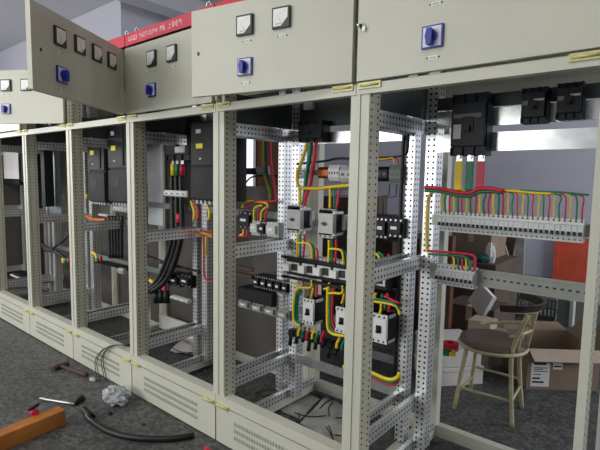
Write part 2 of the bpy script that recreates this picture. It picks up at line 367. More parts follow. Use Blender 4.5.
Gc, frG, DMG = cabinet(-6, 'beige cabinet closed by an added end panel beyond the far end cabinet', 0, [], [], [], None)
B(-4.8, -4.797, .08, D-.05, .05, 2.1).build('added_end_panel', 'rear_sheet_shaded', Gc)  # panel added to block left-window light, shade in its colour too
# keys left in the lock of the end cabinet
u, z = on_door(frA, 361, 26); kp = DMA @ Vector((-u, .006, z))
r = thing('key_ring', 'small bunch of steel keys hanging in a cabinet door lock', 'keys', kp-Vector((0, 0, .02)))
MB().tube([kp+Vector((.012*math.cos(a)+.006, -.004, .012*math.sin(a)-.006)) for a in [k*math.pi/5 for k in range(10)]], .0016, 5, 0, True).build('ring', 'steel', r)
MB().box(kp.x-.006, kp.x+.001, kp.y-.012, kp.y+.004, kp.z-.003, kp.z+.004).box(kp.x+.012, kp.x+.022, kp.y-.005, kp.y-.003, kp.z-.022, kp.z-.006).build('key', 'steel', r)
# extra cross rails belonging to the cabinets
def cross(root, x0, x1, y, z0, z1, m_='galv', name='cross_rail', lip=.012):
    MB().box(x0, x1, y, y+.002, z0, z1).box(x0, x1, y+.002, y+lip, z1-.002, z1).box(x0, x1, y+.002, y+lip, z0, z0+.002).build(name, m_, root)
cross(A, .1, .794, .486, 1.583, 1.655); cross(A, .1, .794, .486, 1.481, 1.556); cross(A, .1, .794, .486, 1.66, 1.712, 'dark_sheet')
cross(A, .1, .794, .484, 1.160, 1.206, 'rail_grey', 'mounting_rail'); cross(A, .1, .794, .484, .925, .985, 'rail_grey', 'mounting_rail')
cross(A, .1, .78, .478, .978, .990, 'rail_grey', 'rail_lip', .006); cross(A, .1, .78, .478, .918, .930, 'rail_grey', 'rail_lip', .006)
for k in range(17): B(.34+k*.026, .352+k*.026, .4825, .4838, .950, .957).build('rail_slot', 'bezel', A)
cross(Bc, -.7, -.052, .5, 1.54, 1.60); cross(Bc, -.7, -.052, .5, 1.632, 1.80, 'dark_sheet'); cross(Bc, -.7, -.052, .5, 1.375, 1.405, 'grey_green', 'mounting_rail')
cross(Bc, -.7, -.052, .5, 1.10, 1.135, 'grey_green', 'mounting_rail'); cross(Bc, -.7, -.052, .5, .83, .865, 'grey_green', 'mounting_rail'); cross(Bc, -.7, -.052, .5, .59, .63, 'grey_green', 'mounting_rail')
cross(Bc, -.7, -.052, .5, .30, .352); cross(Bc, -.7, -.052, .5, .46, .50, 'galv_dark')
for cc, X in ((Cc, -1.6), (Dc, -2.4), (Ec, -3.2), (Fc, -4.0)):
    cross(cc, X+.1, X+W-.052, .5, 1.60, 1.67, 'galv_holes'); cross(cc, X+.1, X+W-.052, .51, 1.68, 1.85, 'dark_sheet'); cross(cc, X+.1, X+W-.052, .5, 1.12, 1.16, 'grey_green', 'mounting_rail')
    if X < -2: cross(cc, X+.1, X+W-.052, .5, .62, .66, 'grey_green', 'mounting_rail')
ORD = ['first', 'second', 'third', 'fourth', 'fifth', 'sixth', 'seventh', 'eighth', 'ninth', 'tenth', 'eleventh', 'twelfth', 'thirteenth', 'fourteenth', 'fifteenth']
# ------------------------------------------------------------------ devices of the end cabinet
def rect(px0, py0, px1, py1, Y):
    a = aY(px0, py0, Y); b_ = aY(px1, py1, Y); return a.x, b_.x, b_.z, a.z
def moulded_breaker(label, x0, x1, z0, z1, y, dep, body='dark_blue_plastic', group=None, name='circuit_breaker', cover=None, lug=True):
    t = thing(name, label, 'circuit breaker', ((x0+x1)/2, y+dep, z0), group)
    w_, h = x1-x0, z1-z0
    mb = MB().box(x0, x1, y+.018, y+dep, z0, z1)
    n = 3
    for k in range(n+1): xx = x0+(w_-.004)*k/n; mb.box(xx, xx+.004, y+.008, y+.018, z0, z0+h*.14); mb.box(xx, xx+.004, y+.008, y+.018, z1-h*.14, z1)
    mb.build('body', body, t)
    MB().box(x0+.003, x1-.003, y, y+.018, z0+h*.15, z1-h*.15).build('front_cover', cover or body, t, .002)
    MB().box(x0+w_*.34, x0+w_*.66, y-.004, y, z0+h*.36, z0+h*.62).build('toggle_recess', 'black_plastic', t)
    MB().box(x0+w_*.42, x0+w_*.58, y-.018, y, z0+h*.38, z0+h*.47).build('toggle', body if body == 'black_plastic' else 'black_plastic', t)
    for k in range(3):
        xx = x0+w_*(k+.5)/3
        if lug: MB().cyl((xx, y+.012, z0+h*.07), (xx, y+.02, z0+h*.07), min(w_*.09, .008), 8).build('terminal_screw', 'steel', t)
        if lug: MB().cyl((xx, y+.012, z1-h*.07), (xx, y+.02, z1-h*.07), min(w_*.09, .008), 8).build('terminal_screw', 'steel', t)
    return t
x0, x1, z0, z1 = rect(452, 94, 484, 155, .40)
t = moulded_breaker('large black moulded-case breaker feeding the coloured straps in the end cabinet', x0, x1, z0, 1.708, .40, .086, lug=False)
h = z1-z0
MB().box(x0+.012, x1-.02, .3985, .4, z0+h*.6, z0+h*.665).build('rating_label', 'grey_green', t)
MB().box(x0+.014, x0+.045, .3975, .4, z0+h*.27, z0+h*.5).build('rating_plate', 'grey_plastic', t)
for px0, py0, px1, py1, lab in ((521.5, 88, 547, 121.5, 'small black moulded-case breaker on the rail beside the large breaker'), (557, 83, 583.5, 117, 'small black moulded-case breaker on the rail next to the end post')):
    x0, x1, z0, z1 = rect(px0, py0, px1, py1, .41); h = z1-z0
    t = moulded_breaker(lab, x0, x1-.008, z0, z1, .41, .076, lug=False)
    MB().box(x0+.045, x1-.014, .4085, .41, z0+h*.6, z0+h*.66).build('rating_label', 'grey_plastic', t)
    MB().box(x0+.006, x0+.026, .4085, .41, z0+h*.5, z0+h*.62).build('rating_plate', 'grey_green', t)
# miniature breakers, three poles each
PW = .0181
def mini(loc, label, group):
    t = thing('miniature_breaker', label, 'circuit breaker', loc, group); w3 = 3*PW-.0006
    x, y, z = loc
    MB().prism([(y, z), (y-.044, z), (y-.044, z+.022), (y-.064, z+.024), (y-.064, z+.062), (y-.044, z+.064), (y-.044, z+.086), (y, z+.086)], x, x+w3, 'x').build('body', 'mcb_grey', t)
    for k in range(3):
        xx = x+PW*(k+.5)
        MB().box(xx-.0055, xx+.0055, y-.0665, y-.064, z+.026, z+.040).build('toggle_slot', 'drive_grey', t)
        MB().box(xx-.004, xx+.004, y-.074, y-.0665, z+.027, z+.034).build('toggle', 'bezel', t)
        MB().cyl((xx, y-.0455, z+.077), (xx, y-.044, z+.077), .0037, 8).build('terminal_screw', 'bezel', t)
        MB().cyl((xx, y-.0455, z+.010), (xx, y-.044, z+.010), .003, 8).build('terminal_screw', 'bezel', t)
        if k: MB().box(x+PW*k-.0006, x+PW*k+.0006, y-.0648, y-.064, z+.024, z+.062).build('pole_seam', 'grey_green', t)
    return t
g1 = 'upper row of miniature breakers'; g2 = 'lower row of miniature breakers'; YM = .484
XM = .152
m0 = mini((XM, YM, 1.141), 'grey three-pole miniature breaker in the long upper row, first from the punched upright', g1)
for k in range(1, 10): copy_tree(m0, (XM+k*3*PW, YM, 1.141), 'grey three-pole miniature breaker in the long upper row, %s from the punched upright' % ORD[k])
for k in range(3): copy_tree(m0, (XM+k*3*PW, YM, .908), 'grey three-pole miniature breaker in the short lower row, %s from the punched upright' % ORD[k], g2)
# coloured straps and wires
def wire(color, pts, r, label, group=None, n=6, name='wire', sm=4, cat='wire'):
    return solo(MB().tube(pts, r, n, sm), name, color, label, cat, group)
for px, c in ((458.5, 'yellow'), (469.5, 'green'), (480.5, 'red')):
    p = aY(px, 160, .425); q = aY(px-.8, 190, .425)
    t = thing('busbar_strap', c+' insulated strap hanging from the large black breaker', 'busbar', (q.x, .43, q.z))
    MB().box(q.x-.016, q.x+.016, .420, .430, q.z, p.z-.005).build('sleeve', 'wire_'+c, t, .003)
    MB().box(q.x-.012, q.x+.012, .424, .428, p.z-.005, p.z+.03).build('lug', 'steel', t)
    MB().cyl((q.x, .416, p.z+.012), (q.x, .424, p.z+.012), .008, 8).build('bolt', 'steel', t)
cols = ['yellow', 'green', 'red']
ZW = 1.318; YW = .43
MCX = lambda k: XM+PW*(k+.5)
for k in range(30):
    c = cols[k % 3]; x = MCX(k); zz = ZW+(.004, .0, -.004)[k % 3]*0-.006*(k/30); r_ = .0042 if k < 15 else .0028
    wire('wire_'+c, [(x-.022, YW, zz+.002), (x-.008, YW, zz), (x+random.uniform(-.002, .004), YW+.001, zz-.012), (x+random.uniform(-.004, .003), YW+.004, (zz+1.227)/2), (x, YW+.008, 1.224)], r_, c+' wire dropping into the %s upper-row miniature breaker from the punched upright' % ORD[k//3], 'wires above the upper breaker row')
def pxline(pts, Y): return [aY(a, b_, Y) for a, b_ in pts]
wire('wire_red', pxline([(425, 187.5), (440, 188.5), (455, 192), (470, 193), (478, 189), (490, 188.5), (504, 191)], .418), .0085, 'thick red feeder wire bundled across the top of the upper breaker row', 'bundled feeders')
wire('wire_green', pxline([(425, 190.5), (440, 191.5), (455, 195), (470, 196), (479, 192), (492, 191.5), (503, 192.5)], .424), .0075, 'thick green feeder wire bundled under the thick red feeder', 'bundled feeders')
wire('wire_yellow', pxline([(494, 190), (506, 190.5), (520, 191.5), (536, 193), (552, 193.6)], .425), .0055, 'yellow feeder wire running along the wire tops above the upper breaker row')
wire('wire_green', pxline([(520, 190.3), (540, 191.6), (560, 192.2), (589, 195)], .424), .0035, 'thin green feeder wire ending at the end post')
wire('wire_red', pxline([(428, 251), (445, 252), (462, 253.5), (472, 255), (475, 259), (474.5, 271)], .425), .0055, 'red wire bent down into the lower breaker row')
wire('wire_green', pxline([(428, 254), (445, 255), (460, 256), (467, 258), (470, 263), (469.5, 270)], .43), .005, 'green wire bent down into the lower breaker row')
for k, px in enumerate((454, 458, 462, 466)):
    c = ('yellow', 'green', 'red', 'yellow')[k]
    wire('wire_'+c, pxline([(px-5, 255.5), (px-1, 257), (px, 262), (px, 268.5+k*.4)], .435), .004, c+' wire dropping into the lower row of miniature breakers', 'wires above the lower breaker row')
wire('wire_yellow', pxline([(432, 192), (428, 197), (426.5, 215), (426, 240), (426.5, 252)], .49), .005, 'yellow wire running up beside the punched upright of the end cabinet')
# ------------------------------------------------------------------ motor starter cabinet
def starter(px, py, px1, py1, Y, label):
    x0, x1, z0, z1 = rect(px, py, px1, py1, Y); h = z1-z0; w_ = x1-x0
    t = thing('motor_starter', label, 'motor starter', ((x0+x1)/2, .5, z0), 'grey motor starters')
    MB().box(x0, x1, Y, Y+.03, z0, z1).box(x0+.004, x1-.004, Y+.03, .5, z0+.016, z1-.016).build('housing', 'grey_plastic', t, .002)
    MB().box(x1-.004, x1+.001, Y+.032, .488, z0+.028, z1-.028).box(x0+.01, x1-.006, Y-.002, Y, z1-.012, z1-.003).build('side_cover', 'black_plastic', t)
    MB().prism([(x0+w_*.2, z0+h*.5), (x0+w_*.45, z0+h*.56), (x0+w_*.62, z0+h*.5), (x0+w_*.45, z0+h*.42)], Y-.006, Y, 'y').build('rotary_lever', 'bezel', t)
    for k in range(3):
        xx = x0+w_*(k+.5)/3; MB().cyl((xx, Y-.002, z1-.008), (xx, Y, z1-.008), .005, 8).build('terminal_screw', 'bezel', t); MB().cyl((xx, Y-.002, z0+.009), (xx, Y, z0+.009), .005, 8).build('terminal_screw', 'bezel', t)
    MB().box(x0-.002, x1+.012, Y+.0, .47, z1-.022, z1-.012).build('barrier', 'white_plastic', t); MB().box(x0-.002, x1+.012, Y+.0, .47, z0+.016, z0+.024).build('barrier', 'white_plastic', t)
    MB().box(x1+.002, x1+.02, .475, .5, z0+.04, z1-.03).build('auxiliary_block', 'grey_plastic', t)
    return t
starter(287, 205, 300, 234, .40, 'grey motor starter beside the punched upright'); starter(318.5, 208.5, 332.5, 239, .40, 'grey motor starter under the row of terminal blocks')
starter(348, 212, 362, 243, .40, 'grey motor starter partly hidden behind the front posts')
# isolator switches in a row
def isolator(px, py, px1, py1, Y, label):
    x0, x1, z0, z1 = rect(px, py, px1, py1, Y); h = z1-z0; w_ = x1-x0
    t = thing('isolator_switch', label, 'switch', ((x0+x1)/2, .5, z0), 'row of isolator switches')
    MB().box(x0, x1, Y+.006, .5, z0, z1).build('body', 'black_plastic', t)
    MB().box(x0+w_*.05, x1-w_*.08, Y, Y+.006, z0+h*.2, z0+h*.78).build('face_plate', 'mcb_grey', t)
    MB().box(x0+w_*.42, x0+w_*.8, Y-.002, Y, z0+h*.3, z0+h*.7).build('handle_recess', 'bezel', t)
    MB().box(x0-w_*.04, x0+w_*.40, Y-.024, Y, z0+h*.24, z0+h*.66).build('handle', 'white_plastic', t, .002)
    MB().box(x0+w_*.04, x1-w_*.04, Y+.004, .47, z1, z1+h*.16).build('terminal_cover', 'grey_plastic', t)
    for k in range(4):
        xx = x0+w_*(k+.5)/4; MB().cyl((xx, Y+.002, z1+h*.09), (xx, Y+.004, z1+h*.09), .004, 6).build('terminal_screw', 'bezel', t)
for k, (px, py, px1, py1) in enumerate(((286, 257.5, 300, 276.5), (301.3, 259, 315, 279.5), (316.3, 261, 331.5, 282), (332.8, 263.5, 348, 284.5), (349.5, 265.5, 365, 287.5), (369, 268, 386, 291))):
    isolator(px, py, px1, py1, .40, 'black and grey isolator switch below the motor starters, %s from the punched upright' % ORD[k])
bl = aY(284, 256.8, .40); br = aY(352, 266, .40); bl2 = aY(284, 277, .40); br2 = aY(352, 287, .40)
for a, b_, lab in ((bl, br, 'black comb bar along the top of the isolator switches'), (bl2, br2, 'black comb bar along the bottom of the isolator switches')):
    zz = (a.z+b_.z)/2; mb = MB().box(a.x, b_.x, .385, .399, zz-.008, zz+.006)
    mb.prism([(.385, zz-.008), (.385, zz+.006), (.37, zz-.001)], a.x, a.x+.03, 'x')
    solo(mb, 'comb_bar', 'black_plastic', lab, 'busbar')
# light grey moulded breakers
def grey_breaker(px, py, px1, py1, Y, label):
    x0, x1, z0, z1 = rect(px, py, px1, py1, Y); h = z1-z0; w_ = x1-x0
    t = moulded_breaker(label, x0, x1, z0, z1, Y, .5-Y, 'black_plastic', 'light grey moulded breakers', cover='white_plastic', lug=False)
    MB().box(x0, x1, Y+.002, Y+.018, z0, z0+h*.14).build('terminal_cover', 'white_plastic', t); MB().box(x0, x1, Y+.002, Y+.018, z1-h*.14, z1).build('terminal_cover', 'white_plastic', t)
    MB().box(x0, x1+.002, Y+.018, .46, z0, z0+h*.1).build('end_cap', 'grey_plastic', t); MB().box(x0, x1+.002, Y+.018, .46, z1-h*.12, z1).build('end_cap', 'grey_plastic', t)
    for xx in (x0+w_*.18, x0+w_*.5, x1-w_*.18):
        for zz in (z0+h*.07, z1-h*.07): MB().cyl((xx, Y-.001, zz), (xx, Y+.002, zz), .005, 8).build('terminal_screw', 'bezel', t)
grey_breaker(302.5, 298, 313, 325.5, .38, 'light grey moulded breaker beside a loop of yellow and green wires')
grey_breaker(335.5, 306.5, 347.5, 335, .38, 'light grey moulded breaker close to the front posts')
grey_breaker(371.5, 313, 386, 345, .38, 'light grey moulded breaker under the mid-height side rail')
# incoming breaker of the starter cabinet
x0, x1, z0, z1 = rect(298, 113, 321, 141, .42)
t = moulded_breaker('black incoming breaker at the top of the motor starter cabinet', x0, x1, z0, 1.655, .42, .078, 'black_plastic', lug=False)
MB().box(x0+.03, x1-.002, .418, .42, z0+.02, z0+.085).build('rating_plate', 'drive_grey', t)
p = aY(305, 105.5, .45); solo(B(p.x-.028, p.x+.028, .47, .499, p.z-.018, p.z+.02), 'terminal_block', 'white_plastic', 'white terminal block above the black incoming breaker', 'terminal block', bevel=.003)
for c, pts in (('yellow', [(307, 143), (305.5, 150), (300, 166), (297.5, 172), (297.5, 183), (299.5, 188), (300, 205)]), ('green', [(311, 143), (310.5, 152), (308, 166), (306, 180), (303.5, 205)]), ('red', [(316, 142), (315, 155), (312, 172), (310, 185), (305.5, 198), (304.5, 206)])):
    wire('wire_'+c, pxline(pts, .41), .011 if c != 'yellow' else .0095, 'thick '+c+' cable dropping from the black incoming breaker')
wire('wire_yellow', pxline([(298.5, 186), (302, 188), (318, 188.5), (330, 187), (352, 185)], .40), .009, 'thick yellow wire running sideways above the grey motor starters')
wire('wire_green', pxline([(331, 188.8), (345, 188), (354, 187.5)], .41), .008, 'thick green wire running sideways above the grey motor starters')
for px, c in ((330, 'yellow'), (334.2, 'green'), (338.5, 'red')):
    wire('wire_'+c, pxline([(px+ (0 if c != 'red' else 1.6), 188.5), (px, 197), (px-(.2 if c != 'red' else 2), 208.5)], .405), .0065, c+' wire entering the starter under the terminal blocks')
# terminal blocks row
def blocks(px0, py0, px1, py1, Y, n, colr, label, group, y1=.5, screws=True, cat='terminal block', name='terminal_block'):
    x0, x1, z0, z1 = rect(px0, py0, px1, py1, Y); pw = (x1-x0)/n
    for k in range(n):
        t = thing(name, label, cat, (x0+pw*(k+.5), y1, z0), group)
        xa, xb = x0+pw*k+.0005, x0+pw*(k+1)-.0005
        MB().prism([(y1, z0), (Y+.012, z0), (Y, z0+(z1-z0)*.25), (Y, z0+(z1-z0)*.75), (Y+.012, z1), (y1, z1)], xa, xb, 'x').build('body', colr, t)
        if screws: MB().box(xa+pw*.25, xb-pw*.25, Y-.001, Y+.001, z0+(z1-z0)*.42, z0+(z1-z0)*.58).build('screw', 'bezel', t)
blocks(328, 165, 338.5, 181, .43, 4, 'white_plastic', 'white terminal block in the row above the motor starters', 'white terminal blocks')
blocks(339.5, 166.5, 352, 182.5, .43, 2, 'grey_plastic', 'grey relay beside the white terminal blocks', 'grey relays', name='relay', cat='relay')
blocks(317.5, 167, 327.5, 178.5, .45, 3, 'copper', 'copper terminal bar beside the white terminal blocks', 'copper terminal bars', screws=False, name='terminal_bar')
blocks(297, 169.5, 309, 178.5, .46, 2, 'grey_plastic', 'grey cable clamp behind the thick incoming cables', 'cable clamps', name='cable_clamp', cat='clamp')
wire('wire_black', pxline([(297, 164), (310, 162.5), (325, 161), (338, 158.5), (352, 159)], .49), .006, 'black cable running behind the posts above the terminal blocks')
# control devices at the right end of the starter cabinet
blocks(375.5, 166.5, 387, 181.5, .455, 2, 'black_plastic', 'black control relay on the wall-side end of the starter cabinet', 'black control relays', name='relay', cat='relay', y1=.54)
blocks(389, 165, 400, 183.5, .46, 2, 'grey_green', 'grey-green timer beside the black control relays', 'timers', name='timer', cat='timer', y1=.54)
wire('wire_yellow', pxline([(374, 159), (385, 159), (393, 158), (394, 165)], .49), .004, 'yellow control wire bending into the grey-green timers')
wire('wire_red', pxline([(374, 160), (388, 159.6), (397, 158.5), (398.5, 165)], .495), .003, 'thin red control wire bending into the grey-green timers')
wire('wire_black', pxline([(374, 157.5), (392, 157), (404, 155), (407, 150), (408, 136)], .495), .0045, 'black cable rising beside the bright punched upright')
wire('wire_black', pxline([(390, 184), (389, 195), (378, 197), (378, 216)], .5), .0025, 'thin black wire squared off above the black contactor cluster', 'thin black wires', sm=0)
wire('wire_black', pxline([(397, 184), (396, 196.5), (383, 198), (383, 216)], .5), .0025, 'thin black wire squared off above the black contactor cluster', 'thin black wires', sm=0)
def contactor(px, py, px1, py1, Y, label, colr='black_plastic', group='contactors', y1=.5, zz_=None):
    x0, x1, z0, z1 = rect(px, py, px1, py1, Y)
    if zz_: z0, z1 = zz_
    h = z1-z0; w_ = x1-x0
    t = thing('contactor', label, 'contactor', ((x0+x1)/2, y1, z0), group)
    MB().box(x0, x1, Y+.02, y1, z0, z1).box(x0+w_*.12, x1-w_*.12, Y, Y+.02, z0+h*.22, z1-h*.22).build('body', colr, t)
    MB().box(x0+w_*.3, x1-w_*.3, Y-.003, Y, z0+h*.45, z0+h*.6).build('label_plate', 'white_plastic', t)
    for k in range(3):
        xx = x0+w_*(k+.5)/3
        for zz in (z0+h*.1, z1-h*.1): MB().cyl((xx, Y+.016, zz), (xx, Y+.02, zz), min(.005, w_*.1), 8).build('terminal_screw', 'steel', t)
contactor(374, 217, 385.5, 240, .45, 'black contactor below the squared-off thin black wires', y1=.54); contactor(386.5, 218, 401, 239, .45, 'black contactor next to the bright punched upright', y1=.54)
solo(B(*(lambda a, b_: (a.x, b_.x, .545, .56, b_.z, a.z))(aY(372, 213, .55), aY(404, 243, .55))), 'mounting_plate', 'black_plastic', 'black plate carrying the contactors beside the bright punched upright', 'plate')
# starter wiring loops
LB = 'loop of wires between the motor starters and the isolator switches'
for bx, by in ((297.5, 234), (329, 240)):
    wire('wire_yellow', pxline([(bx, by), (bx, by+10), (bx-.8, by+24)], .392), .007, 'yellow wire straight down from a grey motor starter', 'yellow wires below the starters')
    wire('wire_yellow', pxline([(bx-.2, by+9), (bx+6, by+9), (bx+12, by+10.5), (bx+14, by+16), (bx+14.3, by+25)], .39), .006, 'yellow wire arching sideways below a grey motor starter', 'yellow arches below the starters')
    wire('wire_green', pxline([(bx+3, by), (bx+3, by+12), (bx+2.6, by+23)], .402), .007, 'green wire straight down from a grey motor starter', 'green wires below the starters')
    wire('wire_red', pxline([(bx+7, by), (bx+7, by+10), (bx+5.8, by+23)], .40), .0065, 'red wire straight down from a grey motor starter', 'red wires below the starters')
    wire('wire_green', pxline([(bx+12, by+9), (bx+16, by+13), (bx+17, by+25)], .405), .006, 'green wire bending into the isolator switches', 'green bends above the isolators')
    wire('wire_red', pxline([(bx+18.5, by+14), (bx+20, by+18), (bx+20, by+27)], .405), .006, 'red wire bending into the isolator switches', 'red bends above the isolators')
for bx, by in ((297.5, 279), (328.5, 284.5)):
    wire('wire_yellow', pxline([(bx+1, by-2), (bx, by+3), (bx-4.5, by+4.5)], .392), .006, 'short yellow wire hooking left below an isolator switch', 'short yellow hooks')
    wire('wire_red', pxline([(bx+6, by), (bx+6, by+8)], .402), .005, 'short red wire below an isolator switch', 'short red wires'); 
    wire('wire_green', pxline([(bx+16, by+2), (bx+16.5, by+10), (bx+14, by+22)], .398), .006, 'green wire running down beside a light grey breaker', 'green drops')
    wire('wire_red', pxline([(bx+19, by+3), (bx+19.5, by+10), (bx+18.5, by+18)], .396), .0075, 'thick red wire running down to a light grey breaker', 'thick red drops')
    wire('wire_yellow', pxline([(bx+14, by+1), (bx+14.5, by+6), (bx+12, by+9), (bx+5, by+8.5), (bx-1, by+9)], .39), .0065, 'yellow wire curving across below the isolator switches', 'yellow curves')
    wire('wire_yellow', pxline([(bx+15.5, by+9), (bx+14.5, by+15), (bx+13, by+19)], .39), .006, 'yellow stub entering the top of a light grey breaker', 'yellow stubs')
for dx, c, r_ in ((0, 'yellow', .0065), (1.6, 'green', .008), (3.6, 'green', .007)):
    wire('wire_'+c, pxline([(300-dx*.4+dx, 288+dx), (295.5+dx, 292+dx), (293.5+dx, 305), (293.5+dx, 318), (295.5+dx, 323-dx*.3), (300+dx, 326-dx*.6)], .395+dx*.004), r_, c+' wire looped tall beside the punched upright', 'tall wire loop')
for dx, c, r_ in ((0, 'yellow', .008), (2.3, 'green', .008), (4.6, 'red', .008)):
    wire('wire_'+c, pxline([(327.8+dx, 287), (327.4+dx, 305), (327.6+dx, 325-dx), (330+dx, 332-dx), (337, 335-dx*.8), (352, 336.5-dx*.5)], .392+dx*.003), r_, c+' wire sweeping down and sideways between the light grey breakers', 'sweeping wires between breakers')
# lower terminal strip with coloured tails
x0, x1, z0, z1 = rect(293, 332, 404, 352, .43)
for k in range(11):
    xa = -.72+k*.045
    t = thing('cable_terminal', 'black cable terminal on the low strip, %s from the punched upright' % ORD[k], 'terminal', (xa, .5, .445), 'black cable terminals')
    MB().prism([(.5, .462), (.465, .462), (.455, .47), (.455, .495), (.465, .503), (.5, .503)], xa, xa+.036, 'x').build('body', 'black_plastic', t)
    MB().cyl((xa+.018, .452, .415+.02*(k % 3)), (xa+.018, .46, .468), .011, 8).build('boot', 'black_plastic', t)
for k, (px, py, c) in enumerate(((299, 325, 'yellow'), (303, 327, 'green'), (307.5, 328, 'red'), (313, 328, 'yellow'), (316.5, 331, 'green'), (322, 331, 'red'), (337.5, 337, 'yellow'), (342.5, 339, 'green'))):
    wire('wire_'+c, pxline([(px+2, py), (px+1.5, py+3), (px-.5, py+6), (px-1, py+11)], .418), .0075, c+' wire tail plugged into the low terminal strip', 'wire tails on the low strip')
wire('wire_yellow', pxline([(344, 365), (345.5, 371), (345, 379)], .40), .010, 'yellow wire stub hanging over the low cross rail')
for dx, c in ((0, 'yellow'), (2.6, 'green'), (5, 'red')):
    wire('wire_'+c, pxline([(366, 370+dx*.9), (374, 373.5+dx), (384, 378+dx), (392, 379.5+dx), (397.5, 377+dx), (399, 373+dx*.6)], .40+dx*.004), .009-.001*dx/2.6, c+' wire sagging in a low curve behind the front posts', 'sagging wires')
for c, pts in (('yellow', [(368, 300.5), (378, 302), (390, 304), (397, 307), (399.5, 315)]), ('green', [(371, 298), (384, 300.5), (394, 303.5), (399.5, 310)]), ('red', [(384, 296), (392, 300), (399, 303)]), ('yellow', [(381, 303), (381, 309), (379.5, 314)]), ('green', [(385, 304), (385, 310)]), ('red', [(389, 303), (388.5, 312)]),
               ('yellow', [(370, 253), (376, 254), (379, 257), (379.3, 264)]), ('green', [(378, 252), (383, 256), (384, 263)]), ('red', [(388, 254), (389.5, 259), (386, 262)]), ('yellow', [(376, 293), (374.5, 297), (377, 300)]), ('green', [(382, 294), (382, 299)]), ('red', [(387, 293), (388, 299)])):
    wire('wire_'+c, pxline(pts, .395), .0065, c+' wire around the breaker under the mid-height side rail', 'wires seen beside the front posts')
# black cable run on the inside of the upright
wire('wire_black', [(-.058, .49, 1.62), (-.06, .488, 1.3), (-.058, .489, 1.0), (-.06, .488, .7), (-.057, .489, .42)], .009, 'black cable tied along the bright punched upright', n=8)
# ------------------------------------------------------------------ drive cabinets
def drive(px, py, px1, py1, Y, label, dep=.2):
    x0, x1, z0, z1 = rect(px, py, px1, py1, Y); h = z1-z0; w_ = x1-x0
    t = thing('motor_drive', label, 'motor drive', ((x0+x1)/2, Y+dep, z0), 'black motor drives')
    MB().box(x0, x1, Y+.012, Y+dep, z0, z1).build('housing', 'drive_grey', t, .006)
    MB().box(x0+.004, x1-.004, Y, Y+.012, z0+h*.02, z0+h*.42).build('lower_cover', 'drive_grey', t, .004)
    MB().box(x0+.004, x1-.004, Y+.002, Y+.012, z0+h*.44, z1-h*.02).build('upper_cover', 'black_plastic', t, .004)
    MB().box(x1-w_*.28, x1-w_*.2, Y-.004, Y+.002, z0+h*.47, z1-h*.05).build('cover_rib', 'drive_grey', t, .002)
    MB().box(x0+w_*.2, x0+w_*.42, Y-.001, Y+.002, z0+h*.66, z0+h*.72).build('warning_label', 'yellow_tag', t)
    MB().box(x0+w_*.2, x0+w_*.36, Y-.001, Y+.002, z0+h*.85, z0+h*.90).build('rating_label', 'grey_plastic', t)
    MB().box(x0+w_*.3, x0+w_*.38, Y-.001, Y+.002, z0+h*.52, z0+h*.54).build('status_light', 'grey_plastic', t)
    MB().box(x0+w_*.16, x0+w_*.56, Y-.0012, Y, z0+h*.2, z0+h*.32).build('badge', 'black_plastic', t)
    mb = MB().box(x0+w_*.08, x1-w_*.08, Y+.045, Y+.06, z0-.022, z0)
    for k in range(6): mb.box(x0+w_*(.1+.14*k), x0+w_*(.16+.14*k), Y+.02, Y+.06, z0-.02, z0)
    mb.build('terminal_strip', 'grey_plastic', t)
    return t
drive(190, 122, 221, 202, .25, 'black motor drive hanging under the lettered red header cabinet')
drive(106.5, 124, 128.5, 204, .25, 'black motor drive inside the cabinet with the wide-open door', .1)
drive(86, 131, 105, 203, .40, 'black motor drive beyond the punched post of the wide-open cabinet', dep=.1)
x0, x1, z0, z1 = rect(165, 124, 188, 160, .38)
t = moulded_breaker('black moulded-case breaker with three coloured lugs beside the motor drive', x0, x1, z0, z1, .38, .12, 'black_plastic', lug=False)
MB().box(x0+(x1-x0)*.45, x1-.03, .377, .38, z0+.05, z0+.11).build('rating_plate', 'grey_plastic', t)
for px, c in ((172, 'yellow'), (176.3, 'green'), (181, 'red')):
    p = aY(px, 161, .40); q = aY(px, 175.5, .40)
    t = thing('cable_lug', c+' sleeved cable lug under the black moulded-case breaker', 'cable lug', (q.x, .41, q.z))
    MB().cyl((q.x, .41, q.z), (q.x, .41, p.z-.02), .018, 10).build('sleeve', 'wire_'+c, t)
    MB().box(q.x-.012, q.x+.012, .406, .414, p.z-.02, p.z+.02).build('lug', 'steel', t)
    wire('wire_black', pxline([(px, 175), (px+.3, 190), (px+.8, 215), (px+.5, 236), (px-6, 262), (px-16, 282), (px-30, 292)], .42), .018, 'thick black power cable sweeping down from the '+c+' cable lug', 'black power cables', n=8)
blocks(163.5, 190, 186, 197.5, .385, 4, 'white_plastic', 'white current transformer around a black power cable', 'current transformers', name='current_transformer', cat='transformer', y1=.40)
wire('wire_black', pxline([(176, 200), (177, 216), (180, 232), (178, 250), (168, 275)], .43), .02, 'thick black cable bundle behind the mid-height side rail', n=8)
wire('wire_black', pxline([(146, 255), (165, 262), (185, 268), (200, 272)], .49), .008, 'thin black cable crossing the wide-open cabinet')
p = aY(179, 218, .41); solo(MB().cyl((p.x, .41, p.z-.03), (p.x, .41, p.z+.03), .02, 10), 'cable_sleeve', 'wire_red', 'red sleeve around a thick black cable', 'sleeve')
for px, c in ((191.5, 'yellow'), (195.5, 'red'), (206.5, 'yellow')):
    wire('wire_'+c, pxline([(px-.5, 201), (px+1.5, 207), (px+3, 213), (px+2, 220)], .3), .008, c+' wire hanging from the bottom of the header cabinet motor drive', 'drive wires')
